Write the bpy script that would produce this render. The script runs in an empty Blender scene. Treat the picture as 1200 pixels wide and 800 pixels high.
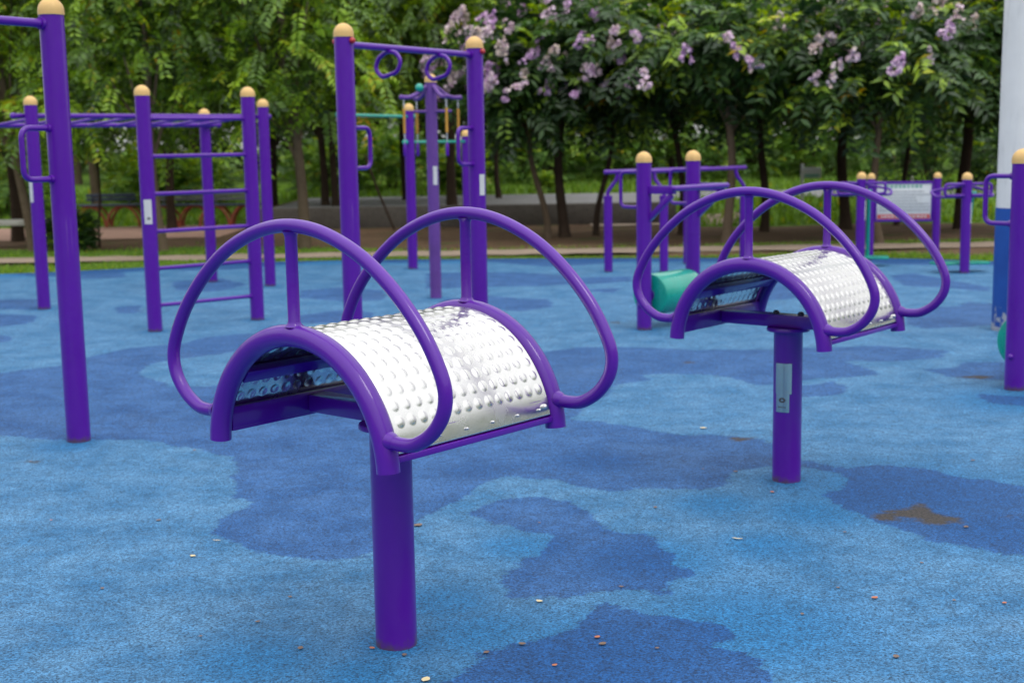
import bpy, bmesh, math, random
import numpy as np
from mathutils import Vector, Matrix

rnd = random.Random(7)
C = bpy.context.scene.collection
R = math.radians

# ------------------------------------------------------------------ camera model (used to turn photo pixels into ground points)
CAM_H, F_PX, PITCH, ROLL = 1.5, 1568.7, 0.1461, -0.0171
def ray(px, py):
    u, v = px - 600, py - 400
    c, s = math.cos(ROLL), math.sin(ROLL)
    u, v = c * u + s * v, -s * u + c * v
    return Vector((u / F_PX, math.cos(PITCH) - v / F_PX * math.sin(PITCH), -math.sin(PITCH) - v / F_PX * math.cos(PITCH)))
def gp(px, py, z=0.0):
    d = ray(px, py); t = (z - CAM_H) / d.z
    return (d.x * t, d.y * t)

# ------------------------------------------------------------------ mesh helpers
class MB:
    def __init__(s): s.v = []; s.f = []
    def add(s, vs, fs):
        o = len(s.v); s.v += [tuple(p) for p in vs]; s.f += [tuple(i + o for i in f) for f in fs]; return s
    def tube(s, path, r, seg=16, closed=False, cap=True):
        P = [Vector(p) for p in path]; n = len(P)
        rr = r if isinstance(r, (list, tuple)) else [r] * n
        T = []
        for i in range(n):
            if closed: t = P[(i + 1) % n] - P[i - 1]
            else: t = P[min(i + 1, n - 1)] - P[max(i - 1, 0)]
            T.append(t.normalized())
        a = Vector((0, 0, 1)) if abs(T[0].z) < 0.9 else Vector((1, 0, 0))
        N = (a - T[0] * a.dot(T[0])).normalized()
        vs = []; fs = []
        for i in range(n):
            N = (N - T[i] * N.dot(T[i])).normalized(); B = T[i].cross(N)
            for k in range(seg):
                an = 2 * math.pi * k / seg
                vs.append(P[i] + (N * math.cos(an) + B * math.sin(an)) * rr[i])
        m = n if closed else n - 1
        for i in range(m):
            j = (i + 1) % n
            for k in range(seg):
                k2 = (k + 1) % seg
                fs.append((i * seg + k, i * seg + k2, j * seg + k2, j * seg + k))
        if cap and not closed:
            fs.append(tuple(reversed(range(seg)))); fs.append(tuple((n - 1) * seg + k for k in range(seg)))
        return s.add(vs, fs)
    def lathe(s, prof, seg=32, o=(0, 0, 0), M=None, a0=0.0, a1=2 * math.pi):
        full = abs(a1 - a0 - 2 * math.pi) < 1e-6
        ns = seg if full else seg + 1
        vs = []; fs = []
        for (r, z) in prof:
            for k in range(ns):
                an = a0 + (a1 - a0) * k / seg
                p = Vector((r * math.cos(an), r * math.sin(an), z))
                if M is not None: p = M @ p
                vs.append(p + Vector(o))
        for i in range(len(prof) - 1):
            for k in range(seg):
                k2 = (k + 1) % ns
                fs.append((i * ns + k, i * ns + k2, (i + 1) * ns + k2, (i + 1) * ns + k))
        if full:
            if prof[0][0] > 1e-5: fs.append(tuple(reversed(range(ns))))
            if prof[-1][0] > 1e-5: fs.append(tuple((len(prof) - 1) * ns + k for k in range(ns)))
        return s.add(vs, fs)
    def ball(s, c, r, seg=14, squash=1.0):
        prof = [(max(1e-6, r * math.sin(math.pi * i / 8)), -r * squash * math.cos(math.pi * i / 8)) for i in range(9)]
        return s.lathe(prof, seg, c)
    def box(s, c, size, M=None, bev=0.004):
        bm = bmesh.new(); bmesh.ops.create_cube(bm, size=1.0)
        for v in bm.verts: v.co = Vector((v.co.x * size[0], v.co.y * size[1], v.co.z * size[2]))
        if bev: bmesh.ops.bevel(bm, geom=bm.edges[:], offset=bev, segments=2, affect='EDGES', profile=0.5)
        bm.verts.index_update()
        vs = [((M @ v.co) if M is not None else v.co) + Vector(c) for v in bm.verts]
        fs = [tuple(v.index for v in f.verts) for f in bm.faces]
        bm.free(); return s.add(vs, fs)
    def beam(s, a, b, w, h, bev=0.004):
        a = Vector(a); b = Vector(b); d = b - a
        x = d.normalized(); up = Vector((0, 0, 1)) if abs(x.z) < 0.95 else Vector((1, 0, 0))
        y = up.cross(x).normalized(); z = x.cross(y)
        return s.box((a + b) / 2, (d.length, w, h), Matrix((x, y, z)).transposed(), bev)
    def build(s, name, mat, parent=None, angle=35):
        me = bpy.data.meshes.new(name); me.from_pydata(s.v, [], s.f); me.update()
        return link(me, name, mat, parent, angle)

def link(me, name, mat, parent=None, angle=35):
    if angle:
        me.polygons.foreach_set('use_smooth', [True] * len(me.polygons))
        me.set_sharp_from_angle(angle=R(angle))
    if mat: me.materials.append(mat)
    o = bpy.data.objects.new(name, me); C.objects.link(o)
    if parent is not None: o.parent = parent
    return o
def tag(o, label=None, cat=None, group=None, kind=None):
    if label: o['label'] = label
    if cat: o['category'] = cat
    if group: o['group'] = group
    if kind: o['kind'] = kind
    return o
def thing(name, label, cat, loc=(0, 0, 0), rz=0.0, group=None):
    o = bpy.data.objects.new(name, None); C.objects.link(o)
    o.location = loc; o.rotation_euler = (0, 0, rz); o.empty_display_size = 0.1
    return tag(o, label, cat, group)
def copy_tree(o, parent=None):
    c = o.copy(); C.objects.link(c)
    if parent is not None: c.parent = parent
    for ch in list(o.children): copy_tree(ch, c)
    return c
def spline(pts, n=6, closed=False):
    P = [Vector(p) for p in pts]; N = len(P); out = []
    rng = range(N) if closed else range(N - 1)
    for i in rng:
        if closed: p0, p1, p2, p3 = P[i - 1], P[i], P[(i + 1) % N], P[(i + 2) % N]
        else: p0, p1, p2, p3 = P[max(i - 1, 0)], P[i], P[i + 1], P[min(i + 2, N - 1)]
        for k in range(n):
            t = k / n
            out.append(0.5 * ((2 * p1) + (p2 - p0) * t + (2 * p0 - 5 * p1 + 4 * p2 - p3) * t * t + (3 * p1 - p0 - 3 * p2 + p3) * t ** 3))
    if not closed: out.append(P[-1])
    return out
def fillet(pts, r, n=6):
    P = [Vector(p) for p in pts]; out = [P[0]]
    for i in range(1, len(P) - 1):
        a = (P[i - 1] - P[i]); b = (P[i + 1] - P[i]); la, lb = a.length, b.length
        q = min(r, la * 0.5, lb * 0.5); a.normalize(); b.normalize()
        p0 = P[i] + a * q; p2 = P[i] + b * q
        for k in range(n + 1):
            t = k / n; out.append(p0 * (1 - t) ** 2 + P[i] * 2 * t * (1 - t) + p2 * t * t)
    out.append(P[-1]); return out

# ------------------------------------------------------------------ materials
def new_mat(name):
    m = bpy.data.materials.new(name); m.use_nodes = True
    nt = m.node_tree; b = nt.nodes['Principled BSDF']; return m, nt, b
def N(nt, t, **kw):
    n = nt.nodes.new(t)
    for k, v in kw.items():
        if k in n.inputs.keys() if isinstance(k, str) else False: n.inputs[k].default_value = v
        else: setattr(n, k, v)
    return n
def noise(nt, scale, detail=3.0, rough=0.5, coord='Object', vec=None):
    n = nt.nodes.new('ShaderNodeTexNoise'); n.inputs['Scale'].default_value = scale
    n.inputs['Detail'].default_value = detail; n.inputs['Roughness'].default_value = rough
    if vec is None:
        tc = nt.nodes.new('ShaderNodeTexCoord'); vec = tc.outputs[coord]
    nt.links.new(vec, n.inputs['Vector']); return n
def maprange(nt, src, a, b, c=0.0, d=1.0, smooth=False):
    n = nt.nodes.new('ShaderNodeMapRange'); n.interpolation_type = 'SMOOTHSTEP' if smooth else 'LINEAR'
    n.inputs[1].default_value = a; n.inputs[2].default_value = b; n.inputs[3].default_value = c; n.inputs[4].default_value = d
    nt.links.new(src, n.inputs[0]); return n.outputs[0]
def mixc(nt, fac, a, b, mode='MIX'):
    n = nt.nodes.new('ShaderNodeMix'); n.data_type = 'RGBA'; n.blend_type = mode
    for i, s in ((0, fac), (6, a), (7, b)):
        if isinstance(s, (int, float)): n.inputs[i].default_value = s
        elif isinstance(s, tuple): n.inputs[i].default_value = (*s, 1.0) if len(s) == 3 else s
        else: nt.links.new(s, n.inputs[i])
    return n.outputs[2]
def math_(nt, op, a, b=None):
    n = nt.nodes.new('ShaderNodeMath'); n.operation = op
    for i, s in ((0, a), (1, b)):
        if s is None: continue
        if isinstance(s, (int, float)): n.inputs[i].default_value = s
        else: nt.links.new(s, n.inputs[i])
    return n.outputs[0]
def attr(nt, name):
    n = nt.nodes.new('ShaderNodeAttribute'); n.attribute_name = name; return n
def bump(nt, b, src, strength, dist):
    n = nt.nodes.new('ShaderNodeBump'); n.inputs['Strength'].default_value = strength; n.inputs['Distance'].default_value = dist
    nt.links.new(src, n.inputs['Height']); nt.links.new(n.outputs[0], b.inputs['Normal']); return n

def paint(name, col, rough=0.3, var=0.12, chips=0.0, spec=0.5, coat=0.5, dirt=(0.2, 0.17, 0.2), dirt_amt=0.25, foot=False):
    m, nt, b = new_mat(name)
    n1 = noise(nt, 3.0, 5, 0.6); n2 = noise(nt, 26.0, 4, 0.6)
    dark = tuple(c * (1 - 2 * var) for c in col); lite = tuple(min(1, c * (1 + var)) for c in col)
    c = mixc(nt, maprange(nt, n1.outputs['Fac'], 0.3, 0.7), dark, lite)
    # rubbed, dusty streaks and tiny chips in the coat
    tc = nt.nodes.new('ShaderNodeTexCoord'); mp = nt.nodes.new('ShaderNodeMapping'); mp.inputs['Scale'].default_value = (1, 1, 0.16)
    nt.links.new(tc.outputs['Object'], mp.inputs[0])
    n3 = noise(nt, 14.0, 6, 0.65, vec=mp.outputs[0])
    c = mixc(nt, math_(nt, 'MULTIPLY', maprange(nt, n3.outputs['Fac'], 0.55, 0.8), dirt_amt), c, dirt)
    n4 = noise(nt, 31.0, 2, 0.5)
    c = mixc(nt, maprange(nt, n4.outputs['Fac'], 0.775, 0.79, 0, chips), c, (0.05, 0.035, 0.04))
    if foot:   # splashed grime at the foot of the posts
        sx = nt.nodes.new('ShaderNodeSeparateXYZ'); nt.links.new(tc.outputs['Object'], sx.inputs[0])
        fz = math_(nt, 'ADD', sx.outputs[2], math_(nt, 'MULTIPLY', math_(nt, 'SUBTRACT', n2.outputs['Fac'], 0.5), 0.09))
        c = mixc(nt, maprange(nt, fz, 0.035, 0.0, 0, 0.8), c, (0.09, 0.06, 0.06))
    nt.links.new(c, b.inputs['Base Color'])
    nt.links.new(maprange(nt, n2.outputs['Fac'], 0.3, 0.7, rough * 0.8, rough * 1.35), b.inputs['Roughness'])
    b.inputs['Specular IOR Level'].default_value = spec
    b.inputs['Coat Weight'].default_value = coat; b.inputs['Coat Roughness'].default_value = 0.07
    bump(nt, b, n2.outputs['Fac'], 0.012, 0.001)
    return m
M = {}
M['purple'] = paint('purple_paint', (0.092, 0.0015, 0.325), 0.36, var=0.04, chips=0.5, dirt=(0.10, 0.02, 0.27), dirt_amt=0.1, coat=0.55, spec=0.3, foot=True)
M['yellow'] = paint('cap_plastic', (0.74, 0.47, 0.17), 0.45, var=0.06, coat=0.0, dirt=(0.4, 0.26, 0.12), dirt_amt=0.5)
M['teal'] = paint('teal_paint', (0.0, 0.36, 0.27), 0.3, dirt=(0.1, 0.25, 0.2))
M['red'] = paint('red_plastic', (0.5, 0.015, 0.02), 0.3)
M['orange'] = paint('orange_sleeve', (0.55, 0.27, 0.035), 0.5, coat=0.0)
M['white'] = paint('white_paint', (0.78, 0.77, 0.75), 0.45, var=0.04, coat=0.0, dirt=(0.4, 0.4, 0.4), dirt_amt=0.5)
M['pinkmetal'] = paint('faded_purple', (0.13, 0.045, 0.28), 0.45, coat=0.0)
M['dark'] = paint('dark_metal', (0.03, 0.025, 0.035), 0.4)
M['bench_blue'] = paint('bench_blue', (0.05, 0.07, 0.12), 0.5, coat=0)
M['bench_grey'] = paint('bench_grey', (0.2, 0.2, 0.22), 0.6, coat=0)
M['bench_orange'] = paint('bench_orange', (0.33, 0.075, 0.04), 0.5, coat=0)
M['stone'] = paint('pale_stone', (0.6, 0.58, 0.54), 0.7, coat=0)
M['sticker'] = paint('white_sticker', (0.62, 0.62, 0.62), 0.4, var=0.05, coat=0)
M['ink'] = paint('dark_ink', (0.06, 0.06, 0.07), 0.5, coat=0)
M['grey_ink'] = paint('grey_ink', (0.38, 0.38, 0.4), 0.5, coat=0)
M['green_ink'] = paint('green_ink', (0.18, 0.42, 0.34), 0.5, coat=0)
M['red_band'] = paint('red_band', (0.6, 0.1, 0.1), 0.5, coat=0)
M['board'] = paint('board_white', (0.66, 0.68, 0.68), 0.35, var=0.03, coat=0.1)

def steel(name, rough, col=(0.86, 0.86, 0.84)):
    m, nt, b = new_mat(name); b.inputs['Metallic'].default_value = 1.0
    n1 = noise(nt, 9.0, 6, 0.65); n2 = noise(nt, 60.0, 3)
    c = mixc(nt, maprange(nt, n1.outputs['Fac'], 0.35, 0.75), col, tuple(x * 0.93 for x in col))
    nt.links.new(c, b.inputs['Base Color'])
    nt.links.new(maprange(nt, n1.outputs['Fac'], 0.3, 0.75, rough * 0.7, rough * 1.5), b.inputs['Roughness'])
    bump(nt, b, n2.outputs['Fac'], 0.03, 0.001); return m
M['steel'] = steel('stainless_steel', 0.23, (0.8, 0.8, 0.785))
M['plate'] = steel('name_plate_steel', 0.2, (0.66, 0.63, 0.56))
M['galv'] = steel('galvanised', 0.4, (0.6, 0.6, 0.62))

# rubber safety surface: two blues laid in camouflage patches, granules, wear
def rubber_mat():
    m, nt, b = new_mat('blue_rubber')
    tc = nt.nodes.new('ShaderNodeTexCoord'); P = tc.outputs['Object']
    mid = attr(nt, 'mid').outputs['Fac']; deep = attr(nt, 'deep').outputs['Fac']; worn = attr(nt, 'worn').outputs['Fac']
    e1 = noise(nt, 5.0, 5, 0.65, vec=P).outputs['Fac']; e2 = noise(nt, 45.0, 3, 0.6, vec=P).outputs['Fac']
    wob = math_(nt, 'ADD', math_(nt, 'MULTIPLY', math_(nt, 'SUBTRACT', e1, 0.5), 0.22), math_(nt, 'MULTIPLY', math_(nt, 'SUBTRACT', e2, 0.5), 0.07))
    d = math_(nt, 'ADD', mid, wob)
    fm = maprange(nt, d, 0.008, -0.008)
    big = noise(nt, 0.9, 6, 0.6, vec=P).outputs['Fac']; blot = noise(nt, 3.2, 7, 0.68, vec=P).outputs['Fac']
    light = mixc(nt, maprange(nt, blot, 0.36, 0.64), (0.025, 0.126, 0.275), (0.074, 0.205, 0.375))
    midc = mixc(nt, maprange(nt, blot, 0.34, 0.66), (0.009, 0.066, 0.208), (0.034, 0.118, 0.305))
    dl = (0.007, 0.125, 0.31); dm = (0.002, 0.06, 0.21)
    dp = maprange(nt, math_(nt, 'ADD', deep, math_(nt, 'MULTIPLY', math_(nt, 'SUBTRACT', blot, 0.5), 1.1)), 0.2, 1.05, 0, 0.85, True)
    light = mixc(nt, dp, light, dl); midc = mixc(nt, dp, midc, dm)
    # grubby grey film
    c = mixc(nt, fm, light, midc)
    c = mixc(nt, maprange(nt, big, 0.55, 0.8, 0, 0.3), c, (0.07, 0.115, 0.19))
    mot = noise(nt, 17.0, 5, 0.7, vec=P).outputs['Fac']
    # granules
    v = nt.nodes.new('ShaderNodeTexVoronoi'); v.inputs['Scale'].default_value = 190.0; nt.links.new(P, v.inputs['Vector'])
    sep = nt.nodes.new('ShaderNodeSeparateColor'); nt.links.new(v.outputs['Color'], sep.inputs[0])
    g2 = noise(nt, 85.0, 3, 0.7, vec=P).outputs['Fac']
    g = math_(nt, 'ADD', math_(nt, 'MULTIPLY', sep.outputs[0], 0.5), math_(nt, 'MULTIPLY', g2, 0.9))
    gr = math_(nt, 'MULTIPLY', maprange(nt, g, 0.38, 1.0, 0.32, 1.62), maprange(nt, mot, 0.3, 0.7, 0.74, 1.24))
    comb = nt.nodes.new('ShaderNodeCombineColor')
    for i in range(3): nt.links.new(gr, comb.inputs[i])
    c = mixc(nt, 1.0, c, comb.outputs[0], 'MULTIPLY')
    # missing granules: dark pits
    pit = math_(nt, 'MULTIPLY', maprange(nt, noise(nt, 75.0, 2, 0.5, vec=P).outputs['Fac'], 0.62, 0.69), maprange(nt, blot, 0.42, 0.6, 0.25, 1.0))
    c = mixc(nt, math_(nt, 'MULTIPLY', pit, 0.75), c, (0.02, 0.07, 0.17))
    fw = maprange(nt, math_(nt, 'ADD', worn, wob), 0.02, -0.02)
    wc = mixc(nt, maprange(nt, g2, 0.35, 0.65), (0.018, 0.019, 0.022), (0.075, 0.066, 0.062))
    c = mixc(nt, fw, c, wc)
    nt.links.new(c, b.inputs['Base Color'])
    b.inputs['Roughness'].default_value = 0.8; b.inputs['Specular IOR Level'].default_value = 0.35
    h = math_(nt, 'SUBTRACT', math_(nt, 'ADD', g, math_(nt, 'MULTIPLY', blot, 0.6)), math_(nt, 'MULTIPLY', fw, 1.5))
    bump(nt, b, h, 0.5, 0.004); return m
M['rubber'] = rubber_mat()

def soil_mat(name, c1, c2, c3, sc=1.0, green=None):
    m, nt, b = new_mat(name)
    n1 = noise(nt, 0.7 * sc, 6, 0.65); n2 = noise(nt, 9 * sc, 6, 0.7); n3 = noise(nt, 40 * sc, 3, 0.6)
    c = mixc(nt, maprange(nt, n1.outputs['Fac'], 0.35, 0.65), c1, c2)
    c = mixc(nt, maprange(nt, n2.outputs['Fac'], 0.5, 0.72, 0, 0.8), c, c3)
    if green:
        n4 = noise(nt, 1.3 * sc, 5, 0.6)
        gf = math_(nt, 'MULTIPLY', maprange(nt, n4.outputs['Fac'], 0.56, 0.66), maprange(nt, n3.outputs['Fac'], 0.35, 0.6))
        c = mixc(nt, gf, c, green)
        ga = attr(nt, 'lawn').outputs['Fac']
        lg = maprange(nt, math_(nt, 'ADD', ga, math_(nt, 'MULTIPLY', math_(nt, 'SUBTRACT', n2.outputs['Fac'], 0.5), 1.6)), -0.25, 0.25)
        c = mixc(nt, lg, c, mixc(nt, maprange(nt, n2.outputs['Fac'], 0.35, 0.65), (0.06, 0.13, 0.014), (0.14, 0.25, 0.03)))
    nt.links.new(c, b.inputs['Base Color']); b.inputs['Roughness'].default_value = 0.95
    b.inputs['Specular IOR Level'].default_value = 0.15
    bump(nt, b, n2.outputs['Fac'], 0.6, 0.03); return m
M['soil'] = soil_mat('park_soil', (0.115, 0.072, 0.045), (0.165, 0.105, 0.064), (0.07, 0.048, 0.032), green=(0.05, 0.085, 0.02))
M['path'] = soil_mat('path_dust', (0.36, 0.28, 0.22), (0.28, 0.22, 0.17), (0.42, 0.34, 0.28), 2)
M['paving'] = soil_mat('pink_paving', (0.44, 0.27, 0.21), (0.38, 0.24, 0.19), (0.5, 0.34, 0.28), 2)
M['asphalt'] = soil_mat('grey_asphalt', (0.22, 0.22, 0.225), (0.26, 0.26, 0.265), (0.17, 0.17, 0.175), 2)
M['concrete'] = soil_mat('wall_concrete', (0.12, 0.108, 0.098), (0.16, 0.145, 0.133), (0.08, 0.072, 0.066), 1.5)
M['bark'] = soil_mat('bark', (0.045, 0.03, 0.022), (0.07, 0.048, 0.034), (0.03, 0.022, 0.017), 2)
M['bark_pale'] = soil_mat('bark_pale', (0.13, 0.095, 0.065), (0.18, 0.135, 0.095), (0.1, 0.075, 0.05), 2)

def leaf_mat(name, dark, mid, lime, rough=0.42, trans=0.3, yellow=(0.55, 0.33, 0.01)):
    m, nt, b = new_mat(name)
    t = attr(nt, 'tone').outputs['Fac']
    geo = nt.nodes.new('ShaderNodeNewGeometry'); rp = geo.outputs['Random Per Island']
    tt = math_(nt, 'ADD', t, math_(nt, 'MULTIPLY', math_(nt, 'SUBTRACT', rp, 0.5), 0.28))
    cr = nt.nodes.new('ShaderNodeValToRGB'); el = cr.color_ramp.elements
    el[0].position = 0.1; el[0].color = (*dark, 1); el[1].position = 0.5; el[1].color = (*mid, 1)
    e = el.new(0.85); e.color = (*lime, 1); e = el.new(1.15 if False else 1.0); e.color = (*yellow, 1)
    nt.links.new(tt, cr.inputs[0])
    nt.links.new(cr.outputs[0], b.inputs['Base Color']); b.inputs['Roughness'].default_value = rough
    tr = nt.nodes.new('ShaderNodeBsdfTranslucent')
    hs = nt.nodes.new('ShaderNodeHueSaturation'); hs.inputs['Hue'].default_value = 0.485; hs.inputs['Saturation'].default_value = 1.1; hs.inputs['Value'].default_value = 1.5
    nt.links.new(cr.outputs[0], hs.inputs['Color']); nt.links.new(hs.outputs[0], tr.inputs['Color'])
    mx = nt.nodes.new('ShaderNodeMixShader'); mx.inputs[0].default_value = trans
    nt.links.new(b.outputs[0], mx.inputs[1]); nt.links.new(tr.outputs[0], mx.inputs[2])
    nt.links.new(mx.outputs[0], nt.nodes['Material Output'].inputs['Surface']); return m
M['leaf_myrtle'] = leaf_mat('leaf_myrtle', (0.014, 0.04, 0.012), (0.06, 0.145, 0.03), (0.38, 0.56, 0.035))
M['leaf_rain'] = leaf_mat('leaf_feathery', (0.024, 0.058, 0.008), (0.125, 0.245, 0.022), (0.34, 0.54, 0.03))
M['leaf_far'] = leaf_mat('leaf_far', (0.024, 0.058, 0.014), (0.1, 0.2, 0.03), (0.28, 0.45, 0.04), 0.5)
M['leaf_bush'] = leaf_mat('leaf_bush', (0.075, 0.17, 0.03), (0.14, 0.27, 0.045), (0.3, 0.46, 0.05), 0.5)
M['grass'] = leaf_mat('grass_blade', (0.07, 0.15, 0.014), (0.15, 0.28, 0.03), (0.26, 0.42, 0.04), 0.6)
def petal_mat():
    m, nt, b = new_mat('myrtle_petal')
    t = attr(nt, 'tone').outputs['Fac']
    cr = nt.nodes.new('ShaderNodeValToRGB'); el = cr.color_ramp.elements
    el[0].position = 0; el[0].color = (0.66, 0.40, 0.68, 1); el[1].position = 0.6; el[1].color = (0.8, 0.64, 0.75, 1)
    e = el.new(0.95); e.color = (0.7, 0.58, 0.5, 1)
    nt.links.new(t, cr.inputs[0]); nt.links.new(cr.outputs[0], b.inputs['Base Color']); b.inputs['Roughness'].default_value = 0.7
    return m
M['petal'] = petal_mat()
def litter_mat(name, c1, c2):
    m, nt, b = new_mat(name); n1 = noise(nt, 60, 3); nt.links.new(mixc(nt, n1.outputs['Fac'], c1, c2), b.inputs['Base Color']); b.inputs['Roughness'].default_value = 0.8; return m
M['litter_pale'] = litter_mat('litter_pale', (0.6, 0.48, 0.25), (0.75, 0.65, 0.42))
M['litter_brown'] = litter_mat('litter_brown', (0.13, 0.085, 0.065), (0.24, 0.16, 0.12))
M['litter_red'] = litter_mat('litter_red', (0.42, 0.12, 0.06), (0.5, 0.2, 0.1))

# ------------------------------------------------------------------ common equipment pieces
PR = 0.061
def post_mb(h, r=PR, seg=36):
    return MB().lathe([(r, 0.0), (r, h * 0.25), (r, h * 0.5), (r, h * 0.75), (r, h)], seg)
def cap_mb(z, r=PR):
    q = r * 1.06
    return MB().lathe([(q, z - 0.012), (q, z + 0.008)] + [(max(1e-6, q * math.cos(a)), z + 0.008 + q * 1.02 * math.sin(a)) for a in [R(x) for x in (15, 30, 45, 60, 75, 85, 90)]], 28)
def capped_post(t, h, r=PR, loc=(0, 0, 0), mat='purple'):
    """post of total height h with a domed cap; the cap is a sub-part"""
    hz = h - r * 1.08 - 0.008
    p = post_mb(hz, r).build('post', M[mat], t); p.location = loc
    cap_mb(hz, r).build('post_cap', M['yellow'], p)
    return p
def d_handle(root, a, z0, z1, out, r=0.0145, fr=0.055, start=PR - 0.004):
    """rounded D shaped grip: leaves the post in direction a, in local coordinates"""
    a = Vector(a).normalized(); rx = Vector(root)
    pts = [rx + a * start + Vector((0, 0, z1)), rx + a * (PR + out) + Vector((0, 0, z1)), rx + a * (PR + out) + Vector((0, 0, z0)), rx + a * start + Vector((0, 0, z0))]
    mb = MB().tube(fillet(pts, fr, 8), r, 14)
    for z in (z0, z1):
        q = rx + a * (PR + 0.001) + Vector((0, 0, z)); mb.tube([q - a * 0.008, q + a * 0.012], r * 1.45, 14)
    return mb
def sticker(parent, z0, z1, r, ang, half, mat='sticker', th=0.0012, name='name_plate'):
    a0, a1 = ang - half, ang + half; n = 10
    vs = []; fs = []
    for rr in (r + 0.0005, r + 0.0005 + th):
        for z in (z0, z1):
            for k in range(n + 1):
                a = a0 + (a1 - a0) * k / n; vs.append((rr * math.cos(a), rr * math.sin(a), z))
    m = n + 1
    for k in range(n):
        fs.append((2 * m + k, 2 * m + k + 1, 3 * m + k + 1, 3 * m + k)); fs.append((k + 1, k, m + k, m + k + 1))
        fs.append((m + k, 3 * m + k, 3 * m + k + 1, m + k + 1)); fs.append((k, k + 1, 2 * m + k + 1, 2 * m + k))
    fs.append((0, 2 * m, 3 * m, m)); fs.append((n, m + n, 3 * m + n, 2 * m + n))
    return MB().add(vs, fs).build(name, M[mat], parent)

# ------------------------------------------------------------------ arched stretching drums
def plate_mesh():
    Rr, zc = 0.362, 0.64
    a0, a1 = R(9.6), R(170.4); ylen = 0.642
    arc = Rr * (a1 - a0); nu, nv = 380, 264
    sp = 0.0448
    nb_u = 20; u_c = arc / 2
    us = [u_c + (k - (nb_u - 1) / 2) * sp for k in range(nb_u)]
    nb_v = 14; vs_ = [(k - (nb_v - 1) / 2) * sp for k in range(nb_v)]
    U, V = np.meshgrid(np.linspace(0, arc, nu + 1), np.linspace(-ylen / 2, ylen / 2, nv + 1), indexing='ij')
    du = np.min(np.abs(U[..., None] - np.array(us)), -1); dv = np.min(np.abs(V[..., None] - np.array(vs_)), -1)
    d = np.sqrt(du ** 2 + dv ** 2); rb = 0.0165
    q = np.clip(1 - (d / rb) ** 2, 0, 1)
    hgt = 0.0028 * (1 - np.clip(d / rb, 0, 1) ** 2.1)
    # sheet is not perfectly true: faint waviness
    wav = 0.0006 * np.sin(V * 17 + U * 5) + 0.0005 * np.sin(U * 21 + 1.3)
    rad = Rr + hgt + wav
    ang = a0 + U / Rr
    X = rad * np.cos(ang); Z = zc + rad * np.sin(ang)
    verts = np.stack([X, V, Z], -1).reshape(-1, 3)
    m = nv + 1; I = np.arange(nu)[:, None] * m + np.arange(nv)[None, :]
    faces = np.stack([I, I + 1, I + m + 1, I + m], -1).reshape(-1, 4)
    me = bpy.data.meshes.new('foot_plate'); me.from_pydata(verts.tolist(), [], faces.tolist()); me.update()
    return me
PLATE = plate_mesh()
LOOP_HALF = [(0.0, 1.292), (0.1, 1.282), (0.2, 1.252), (0.3, 1.203), (0.395, 1.132), (0.475, 1.05), (0.528, 0.972), (0.558, 0.9), (0.552, 0.838), (0.512, 0.782), (0.455, 0.746), (0.405, 0.738), (0.352, 0.742)]
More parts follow.
